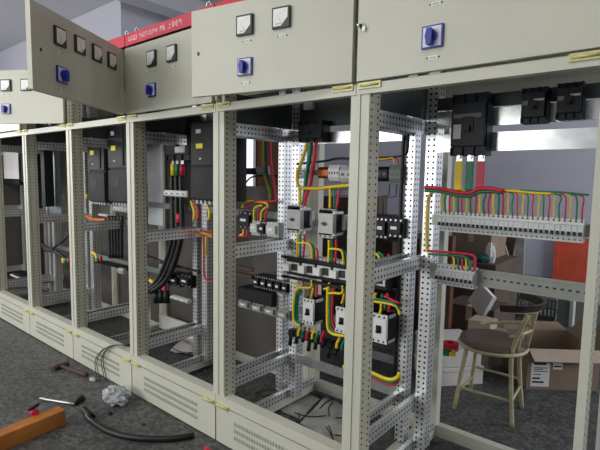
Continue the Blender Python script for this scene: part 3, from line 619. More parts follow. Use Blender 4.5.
for c, pts in (('red', [(194, 231), (199, 233), (206, 231), (213, 232)]), ('yellow', [(197, 235), (203, 233), (212, 237)]), ('red', [(203.5, 233), (204, 250), (204, 270), (206, 280), (213, 282)]), ('yellow', [(206, 236), (205.5, 255)]), ('orange_wire', [(198, 233.5), (206, 234.5), (213, 234)])):
    wire(c if c.startswith('orange') else 'wire_'+c, pxline(pts, .44), .006, c.replace('_wire', '')+' control wire at the end of the mid-height side rail', 'control wires by the drive')
a = aY(147, 141, .52); b_ = aY(163, 226, .52); solo(B(a.x, b_.x, .52, .523, b_.z, a.z), 'mounting_plate', 'bright_sheet', 'bright galvanised plate behind the black moulded-case breaker', 'plate')
# low devices in the header cabinet and its neighbour
blocks(157, 262, 186, 270, .46, 7, 'rust_brown', 'brown terminal block high on the strip behind the side rail', 'brown terminal blocks', y1=.49)
contactor(166, 273, 178, 288, .44, 'dark contactor on the low strip of the wide-open cabinet', group='low contactors', y1=.55); contactor(178.5, 274, 189, 289, .44, 'dark contactor on the low strip beside the punched upright of the wide-open cabinet', group='low contactors', y1=.55)
blocks(170, 295.5, 187, 304, .44, 3, 'mcb_grey', 'white terminal block at the bottom of the low strip', 'white low terminals', y1=.48)
for px, c in ((154, 'yellow'), (159, 'green'), (164, 'red')):
    wire('wire_'+c, pxline([(px-4, 280), (px, 284), (px+1, 291)], .43), .014, c+' cable end bending into a black terminal boot', 'cable ends low behind the post')
    p = aY(px+1, 291, .43); q = aY(px+1.5, 303, .43); solo(MB().cyl((q.x, .44, q.z), (p.x, .44, p.z), .026, 10, .02), 'terminal_boot', 'black_plastic', 'black terminal boot on a coloured cable end', 'terminal boot', 'terminal boots')
# header cabinet, right half seen through the starter cabinet
contactor(236.5, 211, 250, 230, .44, 'black contactor beside pale grey contactors behind the side rail', y1=.55); contactor(249, 220, 257.5, 236, .44, 'pale grey contactor beside the black contactor', 'grey_plastic', 'pale grey contactors', .55)
contactor(257.8, 221, 264, 237, .45, 'dark grey contactor between the pale grey contactors', 'drive_grey', y1=.55); contactor(264.5, 222, 276, 238, .44, 'pale grey contactor at the end of the contactor group', 'grey_plastic', 'pale grey contactors', .55)
cross(Cc, -1.14, -.852, .55, 1.06, 1.12, 'grey_green', 'mounting_rail')
for c, pts in (('yellow', [(242, 208), (243.5, 203), (248, 201), (262, 202), (267, 204), (268, 208)]), ('red', [(246, 209), (248, 203.5), (256, 201), (270, 201.5), (278, 200)]), ('yellow', [(254, 221), (254, 210), (257, 206.5), (262, 205.5)]), ('red', [(258.5, 221), (258.5, 211), (260, 206)]), ('yellow', [(261, 221), (261.5, 212), (266, 207)]), ('green', [(256.3, 221), (256.5, 211), (259, 206)]), ('red', [(265, 221), (266.5, 212), (268, 206)]), ('yellow', [(243.5, 229), (243, 234), (240, 235)]), ('red', [(247, 230), (246.5, 236), (238, 236)])):
    wire('wire_'+c, pxline(pts, .46), .006, c+' wire arching over the contactors behind the side rail', 'wires over the contactors')
for c, pts in (('yellow', [(262.5, 138), (262.5, 160), (265, 176), (269.5, 190), (270, 200)]), ('green', [(266, 138), (266, 162), (268, 178), (272.5, 192), (272, 202)]), ('red', [(270, 138), (270.5, 160), (273, 180), (275, 192), (275, 204)])):
    wire('wire_'+c, pxline(pts, .62), .010, c+' cable dropping behind the punched upright of the starter cabinet', 'cables behind the upright')
blocks(237, 168, 256, 174.5, .6, 1, 'drive_grey', 'dark grey cable clamp behind the painted post', 'dark clamps', screws=False, name='cable_clamp', cat='clamp', y1=.66)
blocks(256, 166, 264, 174.5, .6, 1, 'grey_plastic', 'pale cable clamp on the yellow green and red cables', 'pale clamps', screws=False, name='cable_clamp', cat='clamp', y1=.66)
wire('wire_black', pxline([(237, 181), (245, 183), (250, 178), (258, 176), (280, 176)], .66), .006, 'black cable loop beside the painted post')
blocks(236.5, 265.5, 251, 272, .5, 8, 'rust_brown', 'brown terminal block in the upper tier of the low strip', 'brown low terminals', y1=.53); blocks(236.5, 272.5, 251.5, 279.5, .48, 8, 'rust_brown', 'brown terminal block in the lower tier of the low strip', 'brown low terminals lower', y1=.51)
for k in range(5):
    contactor(252+k*7.2, 274, 258.5+k*7.2, 288, .48, 'small black contactor on the low strip, %s from the brown terminals' % ORD[k], group='small black contactors', y1=.58, zz_=(.685, .765))
a = aY(237, 283, .45); b_ = aY(290, 299, .45); solo(B(a.x, -.852, .455, .56, .605, .68), 'cable_trunking', 'black_plastic', 'black cable trunking below the small black contactors', 'trunking')
for k in range(4):
    contactor(237+k*13, 300, 248+k*13, 314, .46, 'grey soft-start unit below the black trunking, %s from the painted post' % ORD[k], 'rail_grey', 'grey soft-start units', .56, (.545, .60))
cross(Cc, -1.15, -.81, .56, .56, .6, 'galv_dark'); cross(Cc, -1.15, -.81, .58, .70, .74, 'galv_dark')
# further left cabinets
blocks(113, 206, 128, 213, .36, 5, 'mcb_grey', 'pale terminal block under the far motor drive', 'far pale terminals', y1=.45)
blocks(98, 213.5, 107, 217, .42, 3, 'white_plastic', 'white terminal block by orange wires in the far cabinet', 'far white terminals', y1=.45)
wire('orange_wire', pxline([(86.5, 216), (91, 218.5), (98, 220), (106, 219.5)], .42), .014, 'orange wire bundle under white terminals in the far cabinet')
wire('wire_yellow', pxline([(86.8, 194), (86.6, 199)], .42), .012, 'short yellow wire beside the far punched post')
for k in range(5):
    wire('wire_black', pxline([(109+k*3.2, 216), (109.5+k*3, 235), (110.5+k*2.8, 258)], .36), .014, 'black cable hanging below the far motor drive', 'black cables below the far drive')
blocks(94, 262, 128, 271, .36, 5, 'black_plastic', 'black low terminal in the wide-open cabinet', 'far black terminals', y1=.47)
blocks(117, 268, 122.5, 275, .33, 2, 'grey_plastic', 'pale plug on the far low terminals', 'far pale plugs', y1=.36)
for c, pts in (('yellow', [(92, 252), (96, 255), (97, 261)]), ('green', [(97, 258), (98, 262)]), ('red', [(100.5, 256), (101, 262)])):
    wire('wire_'+c, pxline(pts, .38), .012, c+' wire end at the far black terminals', 'far wire ends')
for c, px in (('yellow', 63.5), ('green', 66), ('red', 69)):
    wire('wire_'+c, pxline([(px, 258), (px+.5, 263)], .40), .02, c+' cable end in the cabinet with the half-open door', 'distant cable ends')
a = aY(62, 262, .42); b_ = aY(74, 272, .42); solo(B(a.x, b_.x, .43, .5, b_.z, a.z), 'terminal_box', 'black_plastic', 'black terminal box under distant cable ends', 'terminal', bevel=.004)
for k in range(3): wire('wire_black', pxline([(42, 243+k*1.5), (50, 249+k), (58, 245-k), (66, 238-k*2), (72, 232)], .45), .012, 'black cable slung across the cabinet with the half-open door', 'slung cables')
wire('wire_black', pxline([(44, 250), (56, 252), (66, 259)], .45), .014, 'thick black cable leading to distant cable ends')
a = aY(46, 143, .40); b_ = aY(62, 222, .40); t = thing('mounting_plate', 'tall grey metal plate inside the cabinet with the half-open door', 'plate', ((a.x+b_.x)/2, .5, b_.z))
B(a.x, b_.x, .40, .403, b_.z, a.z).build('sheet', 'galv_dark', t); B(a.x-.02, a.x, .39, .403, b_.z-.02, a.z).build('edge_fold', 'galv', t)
a = aY(40, 143, .30); b_ = aY(47, 207, .30); solo(B(a.x, b_.x-.03, .30, .38, b_.z, a.z), 'cable_duct', 'drive_grey', 'dark vertical cable duct beside the tall grey metal plate', 'cable duct')
a = aY(3, 152, .36); b_ = aY(19, 179, .36); solo(B(a.x, b_.x, .36, .364, b_.z, a.z), 'paper_sheet', 'paper', 'white paper drawing hanging inside the cabinet before the added end panel', 'paper')
a = aY(3, 179.2, .36); b_ = aY(20, 185, .36); solo(B(a.x, b_.x, .355, .42, b_.z, a.z), 'terminal_row', 'drive_grey', 'dark terminal row below the hanging paper drawing', 'terminal')
a = aY(20, 150, .36); b_ = aY(22.5, 182, .36); solo(B(a.x, b_.x+.04, .36, .5, b_.z, a.z), 'motor_drive', 'black_plastic', 'narrow black drive beside the hanging paper drawing', 'motor drive', bevel=.005)
wire('wire_black', pxline([(6, 185), (5.5, 200), (8, 235), (7, 270), (9, 290)], .45), .014, 'black cable hanging beside the paper drawing')
a = aY(10, 274, .3); b_ = aY(31, 283, .3); t = thing('plastic_tray', 'white plastic tray low inside the cabinet before the added end panel', 'tray', ((a.x+b_.x)/2, .4, b_.z))
B(a.x, b_.x, .3, .31, b_.z, a.z).box(a.x, b_.x, .49, .5, b_.z, a.z).box(a.x, a.x+.01, .31, .49, b_.z, a.z).box(b_.x-.01, b_.x, .31, .49, b_.z, a.z).box(a.x, b_.x, .3, .5, b_.z-.008, b_.z).build('shell', 'white_plastic', t)
B(a.x+.02, b_.x-.02, .33, .47, b_.z, a.z+.02).build('contents', 'drive_grey', t)
B(a.x, b_.x, .32, .48, .258, b_.z-.008).build('stand', 'drive_grey', t)
# ------------------------------------------------------------------ things on the floor in front
# orange wooden block (level) with a red clip
c0 = aZ(66, 424.5); c1 = aZ(14.5, 447); dirv = (c1-c0); dirv.z = 0; L = 1.0; dirv.normalize(); nv = Vector((-dirv.y, dirv.x, 0))
if nv.dot(CAM-c0) > 0: nv = -nv
def frame(o, ux, uy): return Matrix(((ux.x, uy.x, 0, o.x), (ux.y, uy.y, 0, o.y), (0, 0, 1, 0), (0, 0, 0, 1)))
F = frame(c0, dirv, nv)
t = thing('wooden_block', 'long orange varnished wooden block lying on the terrazzo', 'wood block', c0+dirv*.35)
MB().box(0, .72, 0, .075, 0, .085, F).build('beam', 'wood_orange', t, .004)
tp = aZ(34, 414, .085); t2 = thing('clamp', 'red and black clamp resting on the orange wooden block', 'clamp', tp)
MB().cyl(tp+Vector((-.022, 0, .002)), tp+Vector((.022, .0, .002)), .02, 12).xf(Matrix.Translation((0, 0, .012))).build('grip', 'wire_red', t2, .004)
MB().box(-.008, .008, -.035, .035, .0, .012).xf(Matrix.Translation(tp+Vector((0, 0, .032))) @ Matrix.Rotation(.5, 4, 'Z')).build('jaw', 'black_plastic', t2, .003)
# wrench
a, b_ = aZ(40, 398.5, .012), aZ(75, 404, .012); h1 = aZ(82, 398, .012)
t = thing('socket_wrench', 'chrome bar wrench with black head on the terrazzo', 'wrench', ((a.x+b_.x)/2, (a.y+b_.y)/2, .0))
MB().tube([a, (a+b_)/2, b_], .008, 8, 2).build('bar', 'steel', t); MB().tube([b_, (b_+h1)/2+Vector((0, 0, .004)), h1], .011, 8, 2, r1=.02).build('head', 'black_plastic', t)
# hammer
a, b_ = aZ(60, 366, .014), aZ(87, 375, .014); t = thing('hammer', 'rusty claw hammer with worn wooden handle beside the skirt panel', 'hammer', ((a.x+b_.x)/2, (a.y+b_.y)/2, 0))
MB().tube([a, (a*.5+b_*.5), b_], .012, 8, 2, r1=.016).build('handle', 'rust_brown', t)
hv = (b_-a).normalized(); sv = Vector((-hv.y, hv.x, 0)); MB().tube([a-sv*.06+hv*.012, a-sv*.02, a+sv*.03, a+sv*.06], .017, 8, 2, r1=.02).build('head', 'rust_brown', t)
# hose
solo(MB().tube([aZ(86, 412, .017), aZ(90, 419, .017), aZ(104, 429, .017), aZ(122, 435.5, .017), aZ(142, 438.5, .017), aZ(165, 439, .017), aZ(181, 437.5, .017), aZ(194, 435, .017)], .0155, 10, 5), 'hose', 'wire_black', 'black rubber hose curved across the floor', 'hose')
a = aZ(86, 412, .02); solo(MB().tube([aZ(84.5, 409.5, .02), a, aZ(92, 418, .02)], .02, 8, 2), 'hose_coupling', 'black_plastic', 'black coupling on the end of the rubber hose', 'coupling')
# crumpled film bag
def blob(cx, cy, rx, ry, rz, seed, amp=.3, n=14, m_=9, z0=0.):
    rnd = random.Random(seed); mb = MB(); P = []
    for i in range(m_+1):
        th = math.pi*i/m_; row = []
        for j in range(n):
            ph = 2*math.pi*j/n; k = 1+amp*(rnd.random()-.5)*(1 if 0 < i < m_ else 0)
            row.append(Vector((cx+rx*k*math.sin(th)*math.cos(ph), cy+ry*k*math.sin(th)*math.sin(ph), max(z0, z0+rz*.8+rz*k*math.cos(th)))))
        P.append(row)
    for i in range(m_):
        for j in range(n): mb.poly([P[i][j], P[i+1][j], P[i+1][(j+1) % n], P[i][(j+1) % n]])
    return mb
c = aZ(116, 402); solo(blob(c.x, c.y, .095, .07, .05, 3, .42, 26, 16), 'plastic_bag', 'plastic_film', 'crumpled clear plastic bag against the skirt panel', 'plastic bag')
c = aZ(110, 413, .01); solo(blob(c.x, c.y, .016, .012, .01, 5), 'rubber_scrap', 'black_plastic', 'small black rubber scrap beside the crumpled plastic bag', 'scrap')
c = aZ(93, 379.5, .01); solo(blob(c.x, c.y, .03, .018, .014, 6), 'film_scrap', 'plastic_film', 'small crumpled film scrap beyond the hammer handle', 'scrap')
c = aZ(143, 424, .006); solo(blob(c.x, c.y, .016, .01, .008, 9), 'rubber_scrap', 'bezel', 'tiny dark scrap close to the ventilated skirt', 'scrap')
c = aZ(212, 447, .01); solo(blob(c.x, c.y-.03, .02, .015, .012, 8), 'tape_scrap', 'wire_red', 'tiny red scrap at the foot of the skirt panels', 'scrap')
# thin black cables looping over the sill onto the floor
for k, (bx, ox) in enumerate(((97, 0), (104.5, 7), (99, 2), (106, 9))):
    p1 = aY(bx-1, 372-k % 2*2, -.02); 
    wire('wire_black', [aY(126+k, 345.5, .05), aY(120+k*.5, 345, .0), aY(110+ox*.3, 346, -.02)+Vector((0, 0, .0)), aY(100+ox*.6, 352, -.025), aY(95+ox*.9, 362, -.022), aY(96.5+ox, 374, -.022), aZ(98+ox, 381, .004)], .0028, 'thin black cable looping over the cabinet sill to the floor', 'looping thin cables')
# ------------------------------------------------------------------ inside cabinet floors: debris
def sheet(corners, label, seed=1, h=.006, mt='paper', name='paper_sheet', cat='paper'):
    mb = MB(); rnd = random.Random(seed); n = 5; a, b2, c2, d2 = corners; G = []
    for i in range(n+1):
        row = []
        for j in range(n+1):
            u, v = i/n, j/n; p = a*(1-u)*(1-v)+b2*u*(1-v)+c2*u*v+d2*(1-u)*v; row.append(p+Vector((0, 0, rnd.random()*h)))
        G.append(row)
    for i in range(n):
        for j in range(n): mb.poly([G[i][j], G[i+1][j], G[i+1][j+1], G[i][j+1]], None, True); 
    for i in range(n):
        for j in range(n): mb.poly([q-Vector((0, 0, .0015)) for q in (G[i][j], G[i][j+1], G[i+1][j+1], G[i+1][j])])
    return solo(mb, name, mt, label, cat)
sheet([aZ(300, 424, .004), aZ(350, 452, .004), aZ(360, 415, .004), aZ(326, 396, .004)], 'pale scuffed sheet on the floor of the motor starter cabinet', 2, mt='dust')
sheet([aZ(276, 409, .004), aZ(300, 420, .004), aZ(320, 399, .004), aZ(302, 392, .004)], 'pale torn sheet under the side rails of the starter cabinet', 4, mt='dust')
sheet([aZ(170, 352, .004), aZ(200, 356, .004), aZ(206, 344, .004), aZ(186, 336, .004)], 'pale crumpled wrapping on the floor of the header cabinet', 5, .02, 'foam')
def scraps(cx0, cx1, cy0, cy1, n, seed, label, z=.012):
    rnd = random.Random(seed)
    for k in range(n):
        p = aZ(rnd.uniform(cx0, cx1), rnd.uniform(cy0, cy1), z); a_ = rnd.uniform(0, 6.28); l_ = rnd.uniform(.05, .12); d_ = Vector((math.cos(a_), math.sin(a_), 0))*l_
        s_ = Vector((-d_.y, d_.x, 0))*rnd.uniform(-.4, .4)
        wire('wire_black', [p-d_, p+s_, p+d_], .003, label, label.replace('black wire offcut ', 'wire offcuts '), n=5, name='wire_offcut', cat='wire offcut')
scraps(285, 350, 400, 440, 14, 3, 'black wire offcut on the floor of the motor starter cabinet'); scraps(265, 300, 380, 398, 6, 4, 'black wire offcut on the floor between the cabinets')
scraps(165, 208, 336, 356, 12, 5, 'black wire offcut on the floor of the header cabinet', .03)
# cylinder packs lying behind
p = aZ(256, 364, .0)
solo(MB().cyl(p+Vector((-.12, .0, .06)), p+Vector((.06, .11, .06)), .06, 14), 'wire_reel', 'foam', 'dusty grey roll lying behind the punched upright', 'roll')
a = aY(159, 314, .68); b_ = aY(197, 334, .68); solo(B(a.x, b_.x, .68, .7, .1, a.z), 'foam_sheet', 'foam', 'white foam sheet standing low inside the wide-open cabinet', 'foam sheet')
# ------------------------------------------------------------------ behind the cabinets
def crate(name, px0, px1, py_top, py_bot, Y, dep, mt, label, cat='box', z0=None, group=None, flaps=False):
    a = aY(px0, py_top, Y); b2 = aY(px1, py_bot, Y); zb = 0 if z0 == 0 else (b2.z if z0 is None else z0)
    t = thing(name, label, cat, ((a.x+b2.x)/2, Y+dep/2, zb), group)
    MB().box(a.x, b2.x, Y, Y+dep, zb, a.z).build('body', mt, t, .004)
    mx_ = (a.x+b2.x)/2; MB().box(mx_-.025, mx_+.025, Y-.0012, Y, a.z-(a.z-zb)*.35, a.z).box(mx_-.025, mx_+.025, Y, Y+dep, a.z, a.z+.0012).build('packing_tape', 'cardboard_light', t)
    return t, a.x, b2.x, zb, a.z
# rotated boxes helper
def obox(o, ang, l, w_, h, z0=0): return Matrix.Translation((o.x, o.y, z0)) @ Matrix.Rotation(ang, 4, 'Z')
# open cardboard box
o = Vector((.237, 1.756, 0)); F = obox(o, math.radians(38), 0, 0, 0); Lb, Wb, Hb = .46, .40, .275
t = thing('cardboard_box', 'open brown cardboard box with white shipping labels beside the stool', 'box', o)
mb = MB().box(0, Lb, 0, .006, 0, Hb, F).box(0, Lb, Wb-.006, Wb, 0, Hb, F).box(0, .006, .006, Wb-.006, 0, Hb, F).box(Lb-.006, Lb, .006, Wb-.006, 0, Hb, F).box(.006, Lb-.006, .006, Wb-.006, 0, .006, F); mb.build('body', 'cardboard', t)
def flap(axis_o, ux, out, l, w_, ang, name='flap'):
    up_ = Vector((0, 0, 1)); d_ = out*math.sin(ang)+up_*math.cos(ang); n_ = ux.cross(d_).normalized()*.004
    p = [axis_o, axis_o+ux*l, axis_o+ux*(l-.02)+d_*w_, axis_o+ux*.02+d_*w_]
    m2 = MB(); m2.poly(p); m2.poly([q+n_ for q in p][::-1])
    for i in range(4): j = (i+1) % 4; m2.poly([p[i], p[j], p[j]+n_, p[i]+n_])
    return m2.build(name, 'cardboard', t)
R3 = F.to_3x3(); ex, ey = R3 @ Vector((1, 0, 0)), R3 @ Vector((0, 1, 0)); top = lambda x, y: F @ Vector((x, y, Hb))
flap(top(0, 0), ex, -ey, Lb, .085, math.radians(140)).data.materials[0] = MATS['cardboard_light']
flap(top(0, Wb), ex, ey, Lb, .12, math.radians(75)); flap(top(0, 0), ey, -ex, Wb, .10, math.radians(80)); flap(top(Lb, 0), ey, ex, Wb, .15, math.radians(40))
lb = MB().box(.025, .145, -.0015, 0, .02, .18, F).build('shipping_label', 'paper', t); mb = MB()
for k, (xa, xb, za) in enumerate(((.04, .12, .168), (.04, .13, .145), (.04, .10, .135), (.04, .13, .122), (.04, .09, .1), (.035, .085, .07), (.035, .11, .045))): mb.box(xa, xb, -.002, -.0015, za, za+(.012 if k in (0, 5, 6) else .005), F)
mb.build('label_print', 'bezel', lb)
MB().box(.165, .225, -.0015, 0, .14, .19, F).build('small_label', 'paper', t)
MB().box(.17, .22, -.002, -.0015, .155, .165, F).build('label_print', 'bezel', t)
# white foam boxes
o = Vector((-.235, 1.36, 0)); F = obox(o, math.radians(50), 0, 0, 0)
for z, h, l, lab in ((0, .125, .36, 'white foam box on the floor behind the stool, lower of two'), (.127, .16, .34, 'white foam box behind the stool, upper of two')):
    t = thing('foam_box', lab, 'box', o+Vector((.1, .2, z))); MB().box(0, l, 0, .3, z, z+h-.035, F).build('body', 'foam', t, .006); MB().box(-.004, l+.004, -.004, .304, z+h-.033, z+h, F).build('lid', 'foam', t, .006)
for nm, px, py, z, c, r_, lab in (('tape_roll', 450.5, 346, .315, 'wire_red', .05, 'red roll of tape on the white foam boxes'), ('tape_roll', 445.5, 350.5, .305, 'wire_green', .035, 'green roll of tape on the white foam boxes'), ('tape_roll', 451.5, 351.5, .30, 'wire_yellow', .026, 'yellow roll of tape on the white foam boxes')):
    p = aZ(px, py, .31); hh = .045 if c == 'wire_red' else .025
    t = thing(nm, lab, 'tape', (p.x, p.y, .287)); mb = MB(); n = 16
    prof = [(r_*.45, 0), (r_, 0), (r_, hh), (r_*.45, hh)]
    for i in range(n):
        a1, a2 = 2*math.pi*i/n, 2*math.pi*(i+1)/n
        for q in range(4):
            (ra, za), (rb, zb) = prof[q], prof[(q+1) % 4]
            mb.poly([(p.x+ra*math.cos(a1), p.y+ra*math.sin(a1), .2875+za), (p.x+ra*math.cos(a2), p.y+ra*math.sin(a2), .2875+za), (p.x+rb*math.cos(a2), p.y+rb*math.sin(a2), .2875+zb), (p.x+rb*math.cos(a1), p.y+rb*math.sin(a1), .2875+zb)])
    mb.build('roll', c, t)
# stool
st = thing('stool', 'cream metal-framed stool with round brown seat and low curved back', 'stool', (.14, 1.315, 0))
ft = [Vector((.311, 1.183, 0)), Vector((-.014, 1.167, 0)), Vector((-.025, 1.459, 0)), Vector((.291, 1.457, 0))]; SC = Vector((.14, 1.315, 0)); SZ = .43
tops = []
for k, f in enumerate(ft):
    tp = SC+(f-SC)*.72; tp.z = SZ-.035; tops.append(tp)
    if k in (0, 3):
        hi = SC+(f-SC)*.98+Vector((.045, 0, 0)); hi.z = SZ+.215; MB().tube([f, SC+(f-SC)*.86+Vector((0, 0, .22)), SC+(f-SC)*.84+Vector((0, 0, SZ)), hi], .0125, 10, 5).build('leg', 'stool_paint', st)
    else: MB().tube([f, (f+tp)/2, tp], .0125, 10, 2).build('leg', 'stool_paint', st)
for a_, b2, z in ((0, 1, .15), (1, 2, .12), (2, 3, .2), (3, 0, .15)):
    pa = ft[a_]+(tops[a_]-ft[a_])*(z/SZ); pb = ft[b2]+(tops[b2]-ft[b2])*(z/SZ); MB().tube([pa, (pa+pb)/2, pb], .008, 8, 0).build('rung', 'stool_paint', st)
def lathe(c, prof, n=32):
    mb = MB()
    for i in range(n):
        a1, a2 = 2*math.pi*i/n, 2*math.pi*(i+1)/n
        for (ra, za), (rb, zb) in zip(prof[:-1], prof[1:]):
            q = [(c.x+ra*math.cos(a1), c.y+ra*math.sin(a1), za), (c.x+ra*math.cos(a2), c.y+ra*math.sin(a2), za), (c.x+rb*math.cos(a2), c.y+rb*math.sin(a2), zb), (c.x+rb*math.cos(a1), c.y+rb*math.sin(a1), zb)]
            mb.poly(q, None, True)
    return mb
lathe(SC, [(.001, SZ-.03), (.178, SZ-.03), (.186, SZ-.015), (.182, SZ+.005), (.15, SZ+.012), (.001, SZ+.01)]).build('seat', 'stool_seat', st)
MB().tube([SC+Vector((.186*math.cos(a), .186*math.sin(a), SZ-.032)) for a in [k*math.pi/12 for k in range(24)]], .011, 8, 0, True).build('seat_ring', 'stool_paint', st)
arc = [SC+Vector((.235*math.cos(a), .19*math.sin(a), SZ+.225)) for a in [math.radians(d_) for d_ in range(-70, 71, 14)]]
mb = MB()
for k in range(len(arc)-1):
    p, q = arc[k], arc[k+1]; ou = Vector((p.x-SC.x, p.y-SC.y, 0)).normalized()*.02; ov = Vector((q.x-SC.x, q.y-SC.y, 0)).normalized()*.02; dz = Vector((0, 0, .042))
    for quad in ([p, q, q+dz+ov, p+dz+ou], [p+ou, p+ou*2+dz, q+ov*2+dz, q+ov], [p+dz+ou, q+dz+ov, q+dz+ov*2, p+dz+ou*2], [p, p+ou, q+ov, q]): mb.poly(quad, None, True)
mb.build('backrest', 'stool_pad', st)
MB().tube([SC+Vector((.245*math.cos(a), .2*math.sin(a), SZ+.224)) for a in [math.radians(d_) for d_ in range(-70, 71, 14)]], .008, 8, 2).build('back_rim', 'stool_paint', st)
MB().tube([SC+Vector((.205*math.cos(a), .2*math.sin(a), SZ+.055+.045*math.cos(a))) for a in [math.radians(d_) for d_ in range(-50, 131, 20)]], .009, 8, 3).build('arm_hoop', 'stool_paint', st)
for d_ in (-30, 0, 30):
    a_ = math.radians(d_); MB().tube([SC+Vector((.19*math.cos(a_), .18*math.sin(a_), SZ-.01)), SC+Vector((.21*math.cos(a_), .2*math.sin(a_), SZ+.1)), SC+Vector((.228*math.cos(a_), .205*math.sin(a_), SZ+.21))], .007, 8, 3).build('spindle', 'stool_paint', st)
# carton pile, boards, bags behind the end cabinet
crate('cardboard_box', 446, 492, 302, 350, 2.26, .35, 'cardboard_dark', 'brown carton low in the pile behind the foam boxes', z0=0)
t, xa, xb, zb, zt = crate('cardboard_box', 446, 494, 259, 300, 2.7, .7, 'cardboard_dark', 'dark carton under the topmost brown carton of the pile', z0=0)
crate('cardboard_box', 452, 490, 231, 262, 2.92, .45, 'cardboard', 'brown carton on top of a dark carton behind the lower breaker row', z0=zt+.001); ZC = zt
t, xa, xb, zb, zt = crate('cardboard_box', 468, 489, 319, 348, 1.86, .16, 'cardboard_light', 'light tan carton on the floor behind the stool seat', z0=0)
# brown wooden post leaning behind the rear post
a = aY(445.5, 290, 1.75); b2 = aY(444, 345, 1.75); solo(B(a.x-.03, a.x+.035, 1.75, 1.81, 0, aY(445, 236, 1.75).z), 'wooden_post', 'brown_wood', 'dark brown wooden post standing behind the rear cabinet post', 'post')
# white carton flap / open white box leaning
p = [aY(468, 300, 2.235), aY(481, 319, 2.235), aY(493, 297, 2.235), aY(480, 283, 2.235)]; mb = MB(); q = [v+Vector((.02, .03, -.01)) for v in p]; mb.poly(p); mb.poly(q[::-1])
for i in range(4): j = (i+1) % 4; mb.poly([p[i], q[i], q[j], p[j]])
solo(mb, 'foam_sheet', 'foam', 'white foam sheet leaning out of the dark carton', 'foam sheet')
# white bag, green cloth
a = aY(493, 247, 2.8); solo(blob(a.x-.02, 2.8, .045, .03, .10, 12, .35, z0=ZC), 'plastic_bag', 'paper', 'white plastic bag standing beside the topmost brown carton', 'plastic bag')
a = aY(482, 256, 2.78); solo(blob(a.x, 2.79, .085, .06, .04, 13, .3, z0=ZC), 'cloth', 'teal', 'teal cloth lying in front of the topmost brown carton', 'cloth')
# leaning planks
for k, (p0, p1, lab) in enumerate((((496, 232), (516, 292), 'grey wooden plank leaning beside the white plastic bag'), ((512, 233), (500, 300), 'dark plank leaning against the grey wooden plank'), ((520, 236), (518, 300), 'grey plank standing near the back wall'))):
    a = aY(*p0, 4.15+.1*k); b2 = aY(*p1, 4.05+.1*k); d_ = (b2-a).normalized(); s_ = d_.cross(Vector((0, 1, 0))).normalized()*.05; nn = Vector((0, .025, 0))
    b2 = a+(b2-a)*(a.z/(a.z-b2.z)); mb = MB(); p = [a-s_, a+s_, b2+s_, b2-s_]; q = [v+nn for v in p]; mb.poly(p[::-1]); mb.poly(q)
    for i in range(4): j = (i+1) % 4; mb.poly([p[i], p[j], q[j], q[i]])
    solo(mb, 'plank', ('dust', 'rust_brown', 'dust')[k], lab, 'plank')
# orange board leaning on the back wall
a = aY(556, 243, 5.85); b2 = aY(588, 284, 5.75); zt = aY(556, 236, 5.85).z
t = thing('orange_board', 'orange painted board leaning against the back wall', 'board', ((a.x+b2.x)/2, 5.85, 0))
MB().box(a.x, b2.x+.15, 5.84, 5.88, 0, zt).build('panel', 'orange_board', t); MB().box(a.x-.01, a.x+.05, 5.82, 5.84, 0, zt).build('batten', 'orange_board', t)
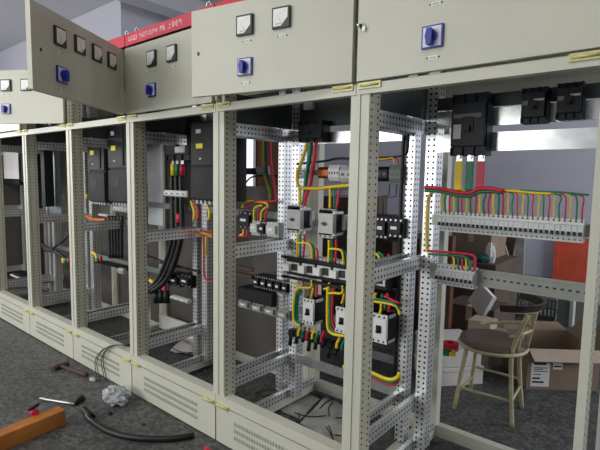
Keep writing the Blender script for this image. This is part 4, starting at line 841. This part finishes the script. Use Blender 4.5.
# dark skirting line of clutter by the back wall: wire cages and a grey cabinet box
def cage(px0, px1, pt, Y, dep, label):
    a = aY(px0, pt, Y); b2 = aY(px1, pt, Y); h = a.z; t = thing('wire_cage', label, 'wire cage', ((a.x+b2.x)/2, Y+dep/2, 0), 'wire cages on the floor'); n = 7
    for k in range(n+1):
        x = a.x+(b2.x-a.x)*k/n; MB().box(x-.008, x+.008, Y, Y+.012, .02, h).build('bar', 'grey_green', t)
    for z in (.02, h*.5, h-.02): MB().box(a.x, b2.x, Y-.006, Y, z, z+.02).box(a.x, a.x+.02, Y, Y+dep, z, z+.02).box(b2.x-.02, b2.x, Y, Y+dep, z, z+.02).build('hoop', 'grey_green', t)
    MB().box(a.x, b2.x, Y, Y+dep, 0, .02).build('base', 'grey_green', t)
cage(501, 526, 283, 3.5, .35, 'grey wire cage standing behind the stool back'); cage(529, 556, 296, 3.6, .35, 'grey wire cage beside the grey metal box')
a = aY(558, 299, 3.5); b2 = aY(572, 328, 3.5); t = thing('metal_box', 'grey-green metal box standing behind the open cardboard box', 'metal box', ((a.x+b2.x)/2, 3.6, 0)); MB().box(a.x, b2.x-.02, 3.5, 3.6, 0, a.z).build('body', 'grey_green', t); MB().box(b2.x-.03, b2.x, 3.49, 3.61, 0, a.z+.005).build('edge_trim', 'grey_plastic', t)
# large cartons and a bright window on the shaded side wall
crate('carton', 318, 352, 196, 330, 2.2, .6, 'cardboard_dark', 'dark carton behind the grey motor starters', z0=0)
crate('carton', 372, 416, 234, 340, 2.3, .6, 'rust_brown', 'rust-brown carton behind the punched uprights', z0=0)
a = aX(252, 187, XL); b2 = aX(268, 110, XL); c = aX(238.5, 187, XL)
m = mat('window_daylight', (235, 240, 250), .3); m.node_tree.nodes['Principled BSDF'].inputs['Emission Color'].default_value = (.93, .96, 1, 1); m.node_tree.nodes['Principled BSDF'].inputs['Emission Strength'].default_value = 1.0
wd = struct(MB().box(XL, XL+.03, c.y-.06, c.y, 1.15, 2.25).box(XL, XL+.03, a.y, a.y+.05, 1.15, 2.25).box(XL, XL+.03, c.y, a.y, 2.2, 2.25).box(XL, XL+.03, c.y, a.y, 1.15, 1.2), 'window_4', 'window_frame_paint')
MB().box(XL, XL+.012, c.y, a.y, 1.2, 2.2).build('pane', 'window_daylight', wd)
dr = struct(MB().box(XL, XL+.05, a.y+.08, a.y+.85, .0, 2.15), 'door_1', 'brown_wood')
MB().cyl((XL+.05, a.y+.16, 1.0), (XL+.09, a.y+.16, 1.0), .025, 12).build('door_handle', 'steel', dr)
